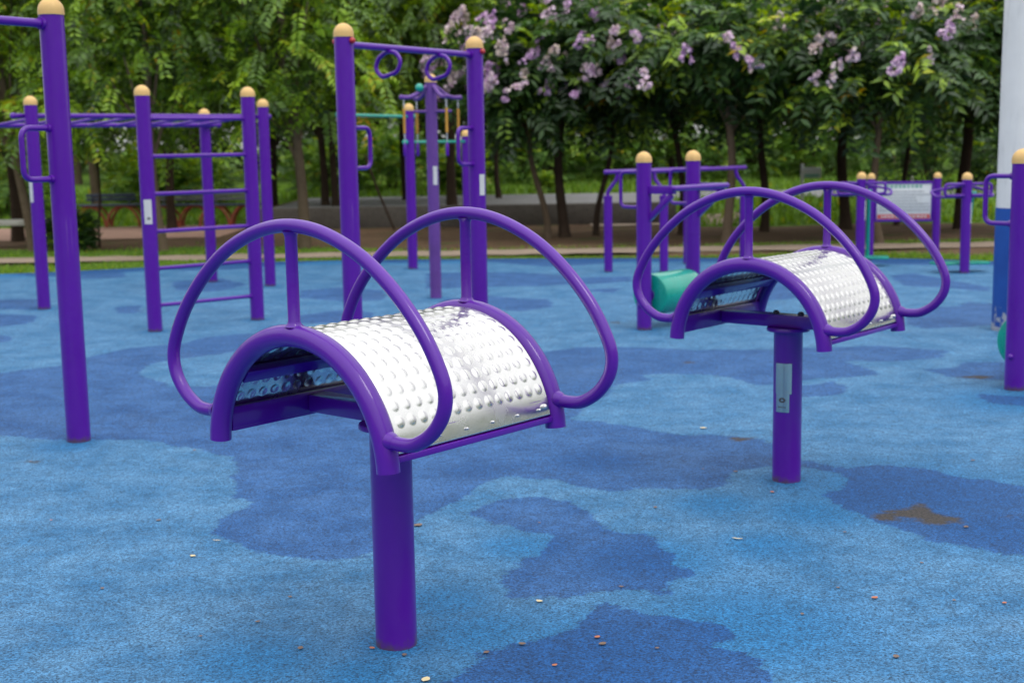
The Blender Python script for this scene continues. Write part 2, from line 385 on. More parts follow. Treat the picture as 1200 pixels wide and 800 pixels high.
def make_drum(label):
    t = thing('stretching_drum', label, 'exercise drum', group='arched steel stretching drums')
    post = MB().lathe([(PR + 0.002, 0), (PR + 0.002, 0.2), (PR + 0.002, 0.45), (PR + 0.002, 0.672)], 48).build('post', M['purple'], t)
    fl = MB().lathe([(0.092, 0.672), (0.094, 0.674), (0.094, 0.684), (0.092, 0.688)], 40).build('flange', M['purple'], t)
    MB().beam((-0.318, 0, 0.716), (0.318, 0, 0.716), 0.075, 0.055).build('cross_beam', M['purple'], t)
    for x in (-0.335, 0.335):
        s = 1 if x > 0 else -1
        MB().box((x, 0, 0.718), (0.022, 0.652, 0.062), None, 0.003).box((x + s * 0.009, 0, 0.686), (0.036, 0.652, 0.018), None, 0.003).build('side_rail', M['purple'], t)
    for y in (-0.3535, 0.3535):
        path = [(0.35 * math.cos(a), y, 0.64 + 0.35 * math.sin(a)) for a in [R(2.4) + R(175.2) * k / 40 for k in range(41)]]
        path[0] = (0.3497, y, 0.656); path[-1] = (-0.3497, y, 0.656)
        MB().tube(path, 0.0315, 26).build('end_arch', M['purple'], t, 50)
        full = [(-x, y, z) for x, z in reversed(LOOP_HALF)] + [(x, y, z) for x, z in LOOP_HALF[1:]]
        lp = spline(full, 6)
        mb = MB().tube(lp, 0.0192, 20)
        for sx in (-1, 1):   # weld beads where the grip meets the arch
            mb.tube([(sx * 0.356, y, 0.742), (sx * 0.366, y, 0.741), (sx * 0.372, y, 0.7405), (sx * 0.380, y, 0.74)], [0.0255, 0.0245, 0.022, 0.019], 16, cap=False)
        loop = mb.build('grip_loop', M['purple'], t, 50)
        st = MB().tube([(0, y, 1.016), (0, y, 1.022), (0, y, 1.03), (0, y, 1.15), (0, y, 1.262), (0, y, 1.27), (0, y, 1.276)], [0.027, 0.021, 0.0172, 0.0172, 0.0172, 0.02, 0.024], 18)
        st.build('strut', M['purple'], loop, 50)
    pl = link(PLATE, 'foot_plate', None, t, 0)
    if not PLATE.materials: PLATE.materials.append(M['steel'])
    PLATE.polygons.foreach_set('use_smooth', [True] * len(PLATE.polygons))
    sd = pl.modifiers.new('thickness', 'SOLIDIFY'); sd.thickness = 0.002; sd.offset = -1
    for an in (R(38), R(142)):
        c, s_ = math.cos(an), math.sin(an)
        Mx = Matrix(((-s_, 0, c), (0, 1, 0), (c, 0, s_)))
        MB().box((0.342 * c, 0, 0.64 + 0.342 * s_), (0.045, 0.644, 0.026), Mx, 0.003).build('stiffener', M['purple'], t)
    # rivets along the lower edges, bolts on the beam
    for sx in (-1, 1):
        for y in (-0.27, -0.16, -0.05, 0.06, 0.17, 0.27): MB().ball((sx * 0.3555, y, 0.722), 0.0052, 10, 0.8).build('rivet', M['galv'], pl)
        MB().ball((sx * 0.354, 0.296, 0.727), 0.0095, 12).build('bolt_head', M['galv'], pl)
    for x in (-0.06, 0.06):
        MB().lathe([(0.014, 0.742), (0.014, 0.752), (0.009, 0.758), (1e-6, 0.76)], 12, (x, 0, 0)).build('bolt', M['dark'], t)
    return t
d1 = make_drum('purple stretching drum with bumpy steel top, largest, front left')
d1.location = (-0.3681, 3.9111, 0); d1.rotation_euler[2] = -0.7011
d2 = copy_tree(d1); d2['label'] = 'purple stretching drum with silver plate on its post, near the green roller'
d2.location = (1.2132, 5.8143, 0); d2.rotation_euler[2] = -0.6936
# silver instruction plates on the second drum's post (angle measured in the drum's own frame)
d2post = [c for c in d2.children if c.name.startswith('post')][0]
pa = R(-90 - 12 - 17) + 0.6936
sticker(d2post, 0.40, 0.535, 0.063, pa, 0.56, 'plate', 0.004, 'instruction_plate')
lo = sticker(d2post, 0.318, 0.40, 0.063, pa - 0.06, 0.48, 'plate', 0.002, 'maker_plate')
def decal_disc(parent, zc, r0, ang, rad, mat, name, squash=0.8, r_in=0.0):
    n = 20; vs = []; fs = []
    for rr in (r0, r0 + 0.0008):
        for q in (r_in, rad):
            for k in range(n):
                a = 2 * math.pi * k / n; an = ang + q * math.cos(a) / r0
                vs.append((rr * math.cos(an), rr * math.sin(an), zc + q * squash * math.sin(a)))
    for k in range(n):
        k2 = (k + 1) % n
        fs.append((2 * n + k, 2 * n + k2, 3 * n + k2, 3 * n + k)); fs.append((n + k, n + k2, 3 * n + k2, 3 * n + k))
    return MB().add(vs, fs).build(name, M[mat], parent)
decal_disc(lo, 0.372, 0.0658, pa - 0.06, 0.015, 'ink', 'emblem', 0.75, 0.006)
for k in range(5):
    sticker(lo, 0.338, 0.344, 0.0652, pa - 0.3 + k * 0.115, 0.028, 'ink', 0.0006, 'lettering')

# ------------------------------------------------------------------ pull-up stations (tall posts with grips)
PULL_DIR = Vector((0.551, 0.834, 0)); PULL_RZ = math.atan2(PULL_DIR.y, PULL_DIR.x); PULL_W = 1.43
def make_pullup(label, loc, rings, red, plate):
    t = thing('pull_up_bar', label, 'pull-up bar', loc, PULL_RZ, 'tall pull-up bars with D grips')
    pa_ = capped_post(t, 2.265); pb = capped_post(t, 2.265, PR, (PULL_W, 0, 0))
    zb = 2.135
    b = MB().tube([(PR - 0.005, 0, zb), (PULL_W - PR + 0.005, 0, zb)], 0.0215, 18)
    for x, s in ((PR, 1), (PULL_W - PR, -1)): b.tube([(x - s * 0.006, 0, zb), (x + s * 0.012, 0, zb)], 0.031, 18)
    b.build('bar', M['purple'], t)
    for x in ((0.305 * PULL_W, 0.69 * PULL_W) if rings else ()):
        pts = [(x, 0.012, zb - 0.022), (x, -0.07, zb - 0.032), (x, -0.108, zb - 0.088), (x, -0.075, zb - 0.158), (x, 0.052, zb - 0.188), (x, 0.105, zb - 0.135), (x, 0.085, zb - 0.068)]
        pts = [tuple(p) for p in fillet(pts + pts[:2], 0.03, 5)][1:-1]
        MB().tube(pts, 0.0145, 14, True).build('hanging_ring', M['purple'], t)
    d_handle((0, 0, 0), (1, 0, 0), 1.365, 1.62, 0.165).build('grip', M['purple'], t)
    d_handle((PULL_W, 0, 0), (-1, 0, 0), 1.365, 1.62, 0.165).build('grip', M['purple'], t)
    if red:
        for x in (0, PULL_W):
            for s in (-1, 1):
                MB().ball((x, s * (PR + 0.008), 2.155), 0.021, 14).build('bolt_cover', M['red'], t)
    if plate:
        a = R(-90 + 38) - PULL_RZ
        sticker(pb, 1.14, 1.29, PR, a, 0.36)
    return t
P1 = (-1.02, 8.56, 0)
make_pullup('tall purple pull-up bar with two hanging rings and red bolt covers', P1, True, True, True)
LP = gp(92.5, 516)
LPx = (LP[0] - PULL_DIR.x * PULL_W, LP[1] - PULL_DIR.y * PULL_W, 0)
make_pullup('tall purple pull-up bar without rings, nearest post at left', LPx, False, False, False)

# ------------------------------------------------------------------ ladder of wall rungs
A = Vector((*gp(182, 388), 0)); B = Vector((*gp(302, 374.5), 0))
ab = (B - A); rz = math.atan2(ab.y, ab.x); w = ab.length
t = thing('rung_ladder', 'purple two-post climbing ladder with six horizontal rungs', 'climbing ladder', A, rz)
pA = capped_post(t, 2.03); capped_post(t, 2.03, PR, (w, 0, 0))
for k in range(6):
    z = 0.215 + 0.309 * k
    m = MB().tube([(PR - 0.004, 0, z), (w - PR + 0.004, 0, z)], 0.0165, 16)
    for x, s in ((PR, 1), (w - PR, -1)): m.tube([(x - s * 0.005, 0, z), (x + s * 0.008, 0, z)], 0.023, 16)
    m.build('rung', M['purple'], t)
st = sticker(pA, 0.90, 1.10, PR, R(-80) - rz, 0.52)
decal_disc(st, 0.945, PR + 0.0022, R(-76) - rz, 0.013, 'ink', 'emblem', 0.9, 0.004)

# ------------------------------------------------------------------ monkey bars
E_ = Vector((*gp(52, 362), 0)); D_ = Vector((*gp(317, 335), 0)); Cc = Vector((*gp(249, 330), 0))
ed = D_ - E_; rz = math.atan2(ed.y, ed.x); L = ed.length; dep = 0.95
t = thing('monkey_bars', 'purple horizontal monkey bars on four posts behind the rung ladder', 'monkey bars', E_, rz)
# far right post sits where the photo shows it, a little ahead of square
off = (Cc - D_); cx = off.x * math.cos(rz) + off.y * math.sin(rz); cy = -off.x * math.sin(rz) + off.y * math.cos(rz)
pE = capped_post(t, 2.03); capped_post(t, 2.03, PR, (L, 0, 0)); capped_post(t, 1.955, PR, (L + cx, cy, 0)); capped_post(t, 1.955, PR, (cx, cy, 0))
zr = 1.845
for ox, oy, s in ((0, 0, 1), (cx, cy, -1)):
    y = oy + s * (PR + 0.022)
    zr = 1.845 if s == 1 else 1.772
    MB().tube([(ox - 0.14, y, zr), (ox + L + 0.13, y, zr)], 0.0235, 16).ball((ox - 0.14, y, zr), 0.031).ball((ox + L + 0.13, y, zr), 0.031).build('rail', M['purple'], t)
for k in range(8):
    f = 0.06 + 0.88 * k / 7
    MB().tube([(L * f + 0, PR + 0.03, 1.84), (L * f + cx, cy - PR - 0.03, 1.768)], 0.0165, 14).build('rung', M['purple'], t)
sticker(pE, 1.03, 1.24, PR, R(-125) - rz, 0.42)

# ------------------------------------------------------------------ three-level horizontal bars (teal bars)
H0 = Vector((-1.83, 15.1, 0)); Q = Vector((*gp(484, 315), 0)); Rr_ = Vector((-0.56, 17.85, 0))
t = thing('stepped_horizontal_bars', 'purple posts with two teal horizontal bars of stepped height behind pull-up bar', 'horizontal bars', Q)
for P_, h in ((H0, 2.25), (Q, 2.01), (Rr_, 1.70)): capped_post(t, h, PR, P_ - Q)
for a, b, z in ((H0, Q, 1.853), (Q, Rr_, 1.545)):
    dv = (b - a).normalized(); p = a - Q - dv * 0.11; q = b - Q + dv * 0.11
    MB().tube([(p.x, p.y, z), (q.x, q.y, z)], 0.019, 14).ball((p.x, p.y, z), 0.036).ball((q.x, q.y, z), 0.036).build('bar', M['teal'], t)

# ------------------------------------------------------------------ arm pulley trainer
T_ = Vector((*gp(511, 349), 0))
t = thing('arm_pulley_trainer', 'faded purple post with curved arms and four orange sleeved chains', 'arm trainer', T_)
pT = capped_post(t, 2.19, 0.057, mat='pinkmetal')
for k in range(4):
    a = R(32 + 90 * k); dx, dy = math.cos(a), math.sin(a)
    arm = [(dx * 0.04, dy * 0.04, 2.075), (dx * 0.09, dy * 0.09, 2.045), (dx * 0.16, dy * 0.16, 1.995), (dx * 0.24, dy * 0.24, 1.965), (dx * 0.325, dy * 0.325, 1.965)]
    am = MB().tube(spline(arm, 5), 0.0205, 12).ball((dx * 0.325, dy * 0.325, 1.965), 0.024).build('arm', M['pinkmetal'], t)
    x, y = dx * 0.3, dy * 0.3
    ch = MB()
    for j in range(6):     # chain links above and below the sleeve
        z = 1.945 - j * 0.022 if j < 4 else 1.60 - (j - 4) * 0.03
        Mx = Matrix.Rotation(R(90 * (j % 2)) + a, 3, 'Z')
        ch.tube([Vector((x, y, z)) + Mx @ Vector((0.008 * math.cos(q), 0, 0.015 * math.sin(q))) for q in [2 * math.pi * i / 10 for i in range(10)]], 0.003, 6, True)
    c_ = ch.tube([(x, y, 1.95), (x, y, 1.52)], 0.004, 6).build('chain', M['galv'], t)
    sl = MB(); pts = [(0.0115 + 0.0035 * (i % 2), 1.62 + 0.235 * i / 18) for i in range(19)]
    sl.lathe(pts, 12, (x, y, 0)).build('sleeve', M['orange'], c_)
    MB().lathe([(0.012, 1.40), (0.017, 1.41), (0.017, 1.50), (0.009, 1.53)], 12, (x, y, 0)).build('handle', M['purple'], c_)
MB().ball((-0.105, -0.07, 2.055), 0.042).build('hub_cover', M['teal'], t)
MB().tube([(-0.17, -0.03, 1.83), (0.2, -0.03, 1.83)], 0.014, 10).build('brace_bar', M['pinkmetal'], t)
sticker(pT, 1.12, 1.3, 0.057, R(-62), 0.4)

# ------------------------------------------------------------------ roller walkers
def make_walker(label, loc, rz):
    """local x runs from the first post to the second; the user stands at -y side"""
    t = thing('roller_walker', label, 'roller walker', loc, rz, 'green roller walkers')
    W = 0.69; h = 1.425
    capped_post(t, h); capped_post(t, h, PR, (W, 0, 0))
    zr = 0.275; rr = 0.17
    prof = [(0.03, 0.075), (rr - 0.012, 0.075), (rr - 0.003, 0.079), (rr, 0.09), (rr, 0.2), (rr, W * 0.5), (rr, W - 0.2), (rr, W - 0.09), (rr - 0.003, W - 0.079), (rr - 0.012, W - 0.075), (0.03, W - 0.075)]
    Mx = Matrix.Rotation(R(90), 3, 'Y')
    ro = MB().lathe(prof, 44, (0, 0, zr), Mx)
    r_ = ro.build('roller', M['teal'], t, 30)
    for s, x in ((1, PR - 0.004), (-1, W - PR + 0.004)):
        MB().lathe([(0.052, 0), (0.052, 0.008), (0.044, 0.02), (0.03, 0.03)] if True else [], 20, (x, 0, zr), Matrix.Rotation(R(90 * s), 3, 'Y')).build('hub', M['purple'], t)
    for x, s in ((-PR, -1), (W + PR, 1)):
        MB().ball((x * 1.0, 0, zr - 0.07), 0.017).build('axle_bolt', M['purple'], t)
    za = 1.125
    for x in (0, W):
        MB().beam((x, -PR + 0.004, za), (x, -0.30, za), 0.045, 0.066).build('rail_arm', M['purple'], t)
        MB().beam((x, -PR + 0.012, za - 0.235), (x, -0.27, za - 0.04), 0.036, 0.045).build('brace', M['purple'], t)
        d_handle((x, 0, 0), (0, 1, 0), 0.985, 1.265, 0.17).build('grip', M['purple'], t)
    MB().tube([(-0.03, -0.312, za + 0.012), (W + 0.03, -0.312, za + 0.012)], 0.0225, 16).ball((-0.03, -0.312, za + 0.012), 0.0235).ball((W + 0.03, -0.312, za + 0.012), 0.0235).build('hand_rail', M['purple'], t)
    return t
U1 = gp(755, 386)
make_walker('purple roller walker with green roller behind the second drum', (*U1, 0), R(90 - 42))
XP = gp(1189, 456)
make_walker('purple roller walker cut by the right edge, beside the blue and white pillar', (*XP, 0), R(90 - 49))

# ------------------------------------------------------------------ parallel bars
V = [Vector((*gp(713, 318.5), 0)), Vector((*gp(778, 319), 0)), Vector((2.19, 16.55, 0)), Vector((2.92, 16.75, 0))]
t = thing('parallel_bars', 'low purple parallel bars with curved necks behind the roller walker', 'parallel bars', V[0])
tops = []
for i, p in enumerate(V):
    q = p - V[0]; pr = 0.05
    MB().lathe([(pr, 0), (pr, 0.4), (pr, 0.86), (pr * 1.06, 0.862), (pr * 1.06, 0.885), (pr * 0.5, 0.89)], 24, q).build('post', M['purple'], t)
    s = 1 if i % 2 == 0 else -1; pair = (V[i + 1] - p if s == 1 else V[i - 1] - p).normalized() * 0.115
    nk = [q + Vector((0, 0, 0.87)), q + Vector((0, 0, 0.93)), q + pair * 0.4 + Vector((0, 0, 1.0)), q + pair * 0.85 + Vector((0, 0, 1.07)), q + pair + Vector((0, 0, 1.15))]
    MB().tube(spline(nk, 5), 0.0225, 14).build('curved_neck', M['purple'], t); tops.append(q + pair)
for a, b in ((tops[0], tops[2]), (tops[1], tops[3])):
    d = (b - a).normalized(); p = a - d * 0.2 + Vector((0, 0, 1.165)); q = b + d * 0.2 + Vector((0, 0, 1.165))
    MB().tube([p, q], 0.0245, 16).ball(p, 0.026).ball(q, 0.026).build('rail', M['purple'], t)

# ------------------------------------------------------------------ side swing trainers
def make_swing(label, loc, rz):
    t = thing('swing_trainer', label, 'swing trainer', loc, rz, 'swing trainers with green foot boards')
    p = capped_post(t, 1.11, 0.054)
    for s in (-1, 1):
        lp = [(s * 0.045, -0.03, 0.985), (s * 0.27, -0.03, 0.985), (s * 0.27, -0.03, 0.86), (s * 0.045, -0.03, 0.86)]
        MB().tube(fillet(lp, 0.04, 6), 0.0155, 12).build('grip', M['purple'], t)
        lp = [(s * 0.04, 0.03, 0.845), (s * 0.34, 0.03, 0.845), (s * 0.34, 0.19, 0.9), (s * 0.04, 0.05, 0.965)]
        MB().tube(fillet(lp, 0.05, 6), 0.0155, 12).build('back_grip', M['purple'], t)
    sw = MB().tube([(0.085, 0.03, 0.9), (0.085, 0.1, 0.5), (0.085, 0.16, 0.115)], 0.021, 12).tube([(0.0, 0.03, 0.88), (0.12, 0.03, 0.88)], 0.026, 12).build('swing_rod', M['teal'], t)
    b = MB()
    b.box((0.02, 0.16, 0.1), (0.62, 0.22, 0.03), None, 0.01)
    b.build('foot_board', M['teal'], sw)
    sticker(p, 0.55, 0.78, 0.054, R(-30) - rz, 0.35)
    return t
S1 = gp(1130, 320); S2 = (4.12, 15.75)
make_swing('purple swing trainer post with green foot board, right of notice board', (*S1, 0), R(8))
make_swing('purple swing trainer with green rod, left of notice board', (*S2, 0), R(-14))

# ------------------------------------------------------------------ notice board
n1 = Vector((*gp(1019, 304), 0)); n2 = Vector((*gp(1096, 303.5), 0)); nd = n2 - n1; rz = math.atan2(nd.y, nd.x); W = nd.length
t = thing('notice_board', 'white notice board with red bottom band between two purple posts', 'notice board', n1, rz)
capped_post(t, 1.07, 0.046); capped_post(t, 1.07, 0.046, (W, 0, 0))
z0, z1 = 0.47, 0.965; x0, x1 = 0.046, W - 0.046
fr = MB()
fr.box(((x0 + x1) / 2, 0, z1 - 0.014), (x1 - x0, 0.04, 0.028), None, 0.003).box(((x0 + x1) / 2, 0, z0 + 0.014), (x1 - x0, 0.04, 0.028), None, 0.003)
fr.box((x0 + 0.012, 0, (z0 + z1) / 2), (0.024, 0.036, z1 - z0 - 0.057), None, 0.003).box((x1 - 0.012, 0, (z0 + z1) / 2), (0.024, 0.036, z1 - z0 - 0.057), None, 0.003)
fr.build('frame', M['purple'], t)
pn = MB().box(((x0 + x1) / 2, 0, (z0 + z1) / 2), (x1 - x0 - 0.05, 0.016, z1 - z0 - 0.058), None, 0.002).build('panel', M['board'], t)
yf = -0.0105
hd = MB(); rl = random.Random(3)
for k in range(9): hd.box((W / 2 - 0.2 + k * 0.05, yf, z1 - 0.062), (0.034 * rl.uniform(0.7, 1.1), 0.003, 0.036), None, 0)
hd.build('heading', M['green_ink'], pn, 0)
for row in range(7):
    tx = MB(); z = z1 - 0.125 - row * 0.038; x = x0 + 0.06; end = x1 - 0.06 - rl.choice([0, 0.05, 0.15, 0.28])
    while x < end:
        l = rl.uniform(0.012, 0.045); tx.box((x + l / 2, yf, z), (l, 0.003, 0.013), None, 0); x += l + 0.009
    tx.build('text_line', M['grey_ink'], pn, 0)
rb = MB().box((W / 2, yf, z0 + 0.062), (x1 - x0 - 0.07, 0.003, 0.055), None, 0).build('bottom_band', M['red_band'], pn, 0)
tx = MB(); x = x0 + 0.08
while x < x1 - 0.08:
    l = rl.uniform(0.02, 0.04); tx.box((x + l / 2, yf - 0.002, z0 + 0.062), (l, 0.003, 0.02), None, 0); x += l + 0.014
tx.build('band_lettering', M['sticker'], rb, 0)

# ------------------------------------------------------------------ blue and white pillar
def pillar_blue():
    m, nt, b = new_mat('pillar_blue')
    n1 = noise(nt, 2.5, 5, 0.6); n2 = noise(nt, 7, 7, 0.7)
    tc = nt.nodes.new('ShaderNodeTexCoord'); sx = nt.nodes.new('ShaderNodeSeparateXYZ'); nt.links.new(tc.outputs['Object'], sx.inputs[0])
    c = mixc(nt, maprange(nt, n1.outputs['Fac'], 0.35, 0.65), (0.004, 0.055, 0.3), (0.008, 0.085, 0.39))
    # flaking paint at the foot
    f = maprange(nt, math_(nt, 'ADD', n2.outputs['Fac'], maprange(nt, sx.outputs[2], 0.0, 0.42, 0.16, -0.2)), 0.56, 0.6)
    c = mixc(nt, f, c, (0.34, 0.36, 0.42))
    nt.links.new(c, b.inputs['Base Color']); b.inputs['Roughness'].default_value = 0.55; bump(nt, b, n2.outputs['Fac'], 0.15, 0.006); return m
M['pillar_blue'] = pillar_blue()
yc = gp(1189, 386)
t = thing('pillar', 'tall round pillar painted white above and blue below', 'pillar', (*yc, 0))
MB().lathe([(0.173, 0), (0.173, 0.3), (0.173, 0.6), (0.173, 0.952)], 48).build('base_section', M['pillar_blue'], t)
MB().lathe([(0.170, 0.95), (0.166, 2.0), (0.155, 3.5), (0.15, 4.6), (0.09, 4.63), (1e-5, 4.64)], 48).build('shaft', M['white'], t)
MB().box((0.12, -0.158, 1.62), (0.14, 0.012, 0.24), Matrix.Rotation(R(38), 3, 'Z'), 0.003).build('sign_plate', M['teal'], t)

# ------------------------------------------------------------------ rubber surface with its camouflage patches
def poly(pts): return np.array([gp(x, y) for x, y in pts])
MID = [poly(p) for p in [
    [(-160, 438), (0, 437), (73, 428), (107, 417), (150, 408), (213, 403), (233, 395), (313, 390), (400, 388), (470, 392), (560, 408), (640, 412), (677, 407), (740, 406.5), (815, 410), (905, 409.5), (1030, 405), (1112, 411), (1100, 419), (1040, 424), (992, 422), (988, 425), (1015, 430), (1030, 440), (1000, 441), (942, 445), (905, 451), (886, 451), (865, 444), (832, 439), (780, 437), (757, 440), (760, 446), (722, 451), (715, 460), (680, 482), (667, 492), (702, 494), (747, 499), (770, 505), (800, 509), (830, 509), (855, 511), (887, 514), (905, 517), (937, 539), (985, 547), (1050, 545), (1100, 551), (1130, 560), (1200, 569), (1300, 590), (1300, 680), (1200, 652), (1080, 630), (1024, 608), (988, 597), (962, 577), (960, 567), (940, 560), (920, 557), (890, 555), (865, 562), (850, 570), (815, 572), (750, 572), (707, 577), (690, 572), (655, 562), (640, 561), (588, 558), (568, 568), (540, 585), (512, 600), (484, 616), (445, 628), (436, 652), (400, 654), (312, 652), (280, 640), (252, 620), (256, 608), (300, 588), (272, 580), (276, 552), (272, 536), (224, 524), (168, 516), (72, 516), (0, 510), (-160, 505)],
    [(940, 452), (975, 447), (995, 452), (985, 462), (942, 465), (915, 462)],
    [(1070, 432), (1115, 431), (1132, 424), (1180, 425), (1230, 430), (1230, 448), (1182, 445), (1150, 445), (1110, 440)],
    [(1145, 462), (1200, 464), (1260, 466), (1260, 478), (1200, 475), (1170, 474), (1155, 471)],
    [(558, 600), (580, 586), (624, 581), (672, 588), (696, 604), (704, 618), (760, 628), (792, 656), (788, 684), (772, 698), (744, 690), (704, 692), (676, 702), (596, 702), (588, 676), (616, 658), (648, 630), (600, 616), (560, 610)],
    [(500, 812), (560, 770), (624, 752), (688, 728), (704, 706), (740, 712), (772, 720), (800, 722), (832, 724), (864, 746), (840, 756), (876, 764), (904, 788), (912, 830), (500, 830)],
    [(798, 664), (808, 666), (814, 674), (806, 680), (798, 678)],
    [(500, 320), (572, 319), (605, 319), (635, 321), (680, 325), (735, 324), (745, 329), (705, 332), (635, 335), (572, 336), (500, 338)],
    [(520, 350), (572, 346), (610, 350), (642, 350), (650, 359), (610, 365), (585, 362), (540, 368), (510, 362)],
    [(690, 338), (730, 338), (720, 343), (690, 342)],
    [(-60, 367), (0, 368), (47, 370), (37, 378), (0, 383), (-60, 384)],
    [(-30, 390), (12, 394), (13, 400), (-30, 402)],
    [(133, 360), (167, 358), (163, 367), (140, 367)],
    [(-40, 352), (47, 350), (57, 363), (0, 362), (-40, 364)],
    [(90, 320), (147, 320), (147, 325), (90, 327)],
    [(353, 340), (400, 337), (450, 340), (450, 352), (400, 353), (350, 349)],
    [(347, 370), (400, 363), (440, 366), (430, 378), (350, 379)],
    [(1043, 323), (1071, 320), (1102, 326), (1161, 337), (1161, 342), (1107, 337), (1059, 335)],
    [(1066, 361), (1119, 359), (1133, 354), (1164, 356), (1200, 360), (1200, 380), (1166, 380), (1133, 383), (1090, 385), (1062, 380)],
    [(830, 330), (900, 322), (960, 330), (980, 345), (900, 352), (840, 345)],
    [(200, 330), (260, 326), (290, 334), (250, 342), (205, 340)],
]]
LIGHT = [poly([(163, 437), (180, 425), (213, 420), (280, 412), (300, 416), (257, 452), (200, 452), (173, 443)])]
WORN = [poly(p) for p in [
    [(1022, 604), (1036, 596), (1076, 596), (1080, 591), (1096, 600), (1128, 610), (1120, 615), (1088, 612), (1056, 604), (1040, 608)],
    [(1168, 606), (1196, 603), (1192, 609)], [(858, 513), (884, 513), (870, 516)], [(1122, 441), (1145, 440), (1167, 441), (1150, 444)],
    [(712, 377), (728, 376), (726, 379)], [(1082, 434), (1092, 434), (1088, 436)], [(32, 541), (46, 540), (42, 544)], [(800, 424), (822, 424), (810, 426)]]]
DEEP = [(300, 775, 0.28), (75, 522, 0.22), (870, 735, 0.5), (700, 770, 0.55), (620, 640, 0.25), (760, 655, 0.35), (1060, 575, 0.7), (1170, 620, 0.4), (700, 540, 0.3), (520, 705, 0.25), (560, 740, 0.3), (960, 600, 0.3), (1190, 470, 0.5), (420, 790, 0.2), (840, 590, 0.25), (900, 640, 0.25)]
RINGS = [LP, tuple(A)[:2], tuple(B)[:2], tuple(E_)[:2], tuple(D_)[:2], tuple(Cc)[:2], tuple(Q)[:2], tuple(T_)[:2], U1, XP, S1, S2, tuple(V[0])[:2], tuple(V[1])[:2], (1.2132, 5.8143), (-0.3681, 3.9111), P1[:2], (P1[0] + PULL_DIR.x * PULL_W, P1[1] + PULL_DIR.y * PULL_W)]
EDGE_X = [-40.0, -14.0, -9.0]; EDGE_Y = [13.0, 14.6, 16.2]
for px, py in ((0, 321), (60, 319), (150, 314.5), (200, 311.5), (270, 308), (340, 306.3), (420, 304.7), (600, 303), (780, 302.5), (1000, 302), (1090, 303.5), (1160, 306)):
    q = gp(px, py); EDGE_X.append(q[0]); EDGE_Y.append(q[1])
EDGE_X += [9.0, 14.0, 40.0]; EDGE_Y += [15.0, 13.2, 12.0]
def edge_y(x): return np.interp(x, EDGE_X, EDGE_Y)
def sdf(pts, poly_):
    d2 = np.full(len(pts), 1e9); ins = np.zeros(len(pts), bool)
    for i in range(len(poly_)):
        a = poly_[i]; b = poly_[(i + 1) % len(poly_)]; e = b - a; w_ = pts - a
        tt_ = np.clip((w_ @ e) / max(1e-9, e @ e), 0, 1); d2 = np.minimum(d2, ((w_ - tt_[:, None] * e) ** 2).sum(1))
        c1 = (a[1] <= pts[:, 1]) & (b[1] > pts[:, 1]); c2 = (b[1] <= pts[:, 1]) & (a[1] > pts[:, 1])
        cr = e[0] * w_[:, 1] - e[1] * w_[:, 0]
        ins ^= (c1 & (cr > 0)) | (c2 & (cr < 0))
    return np.sqrt(d2) * np.where(ins, -1, 1)
def set_attr(me, name, arr):
    a = me.attributes.new(name, 'FLOAT', 'POINT'); a.data.foreach_set('value', np.asarray(arr, np.float32))
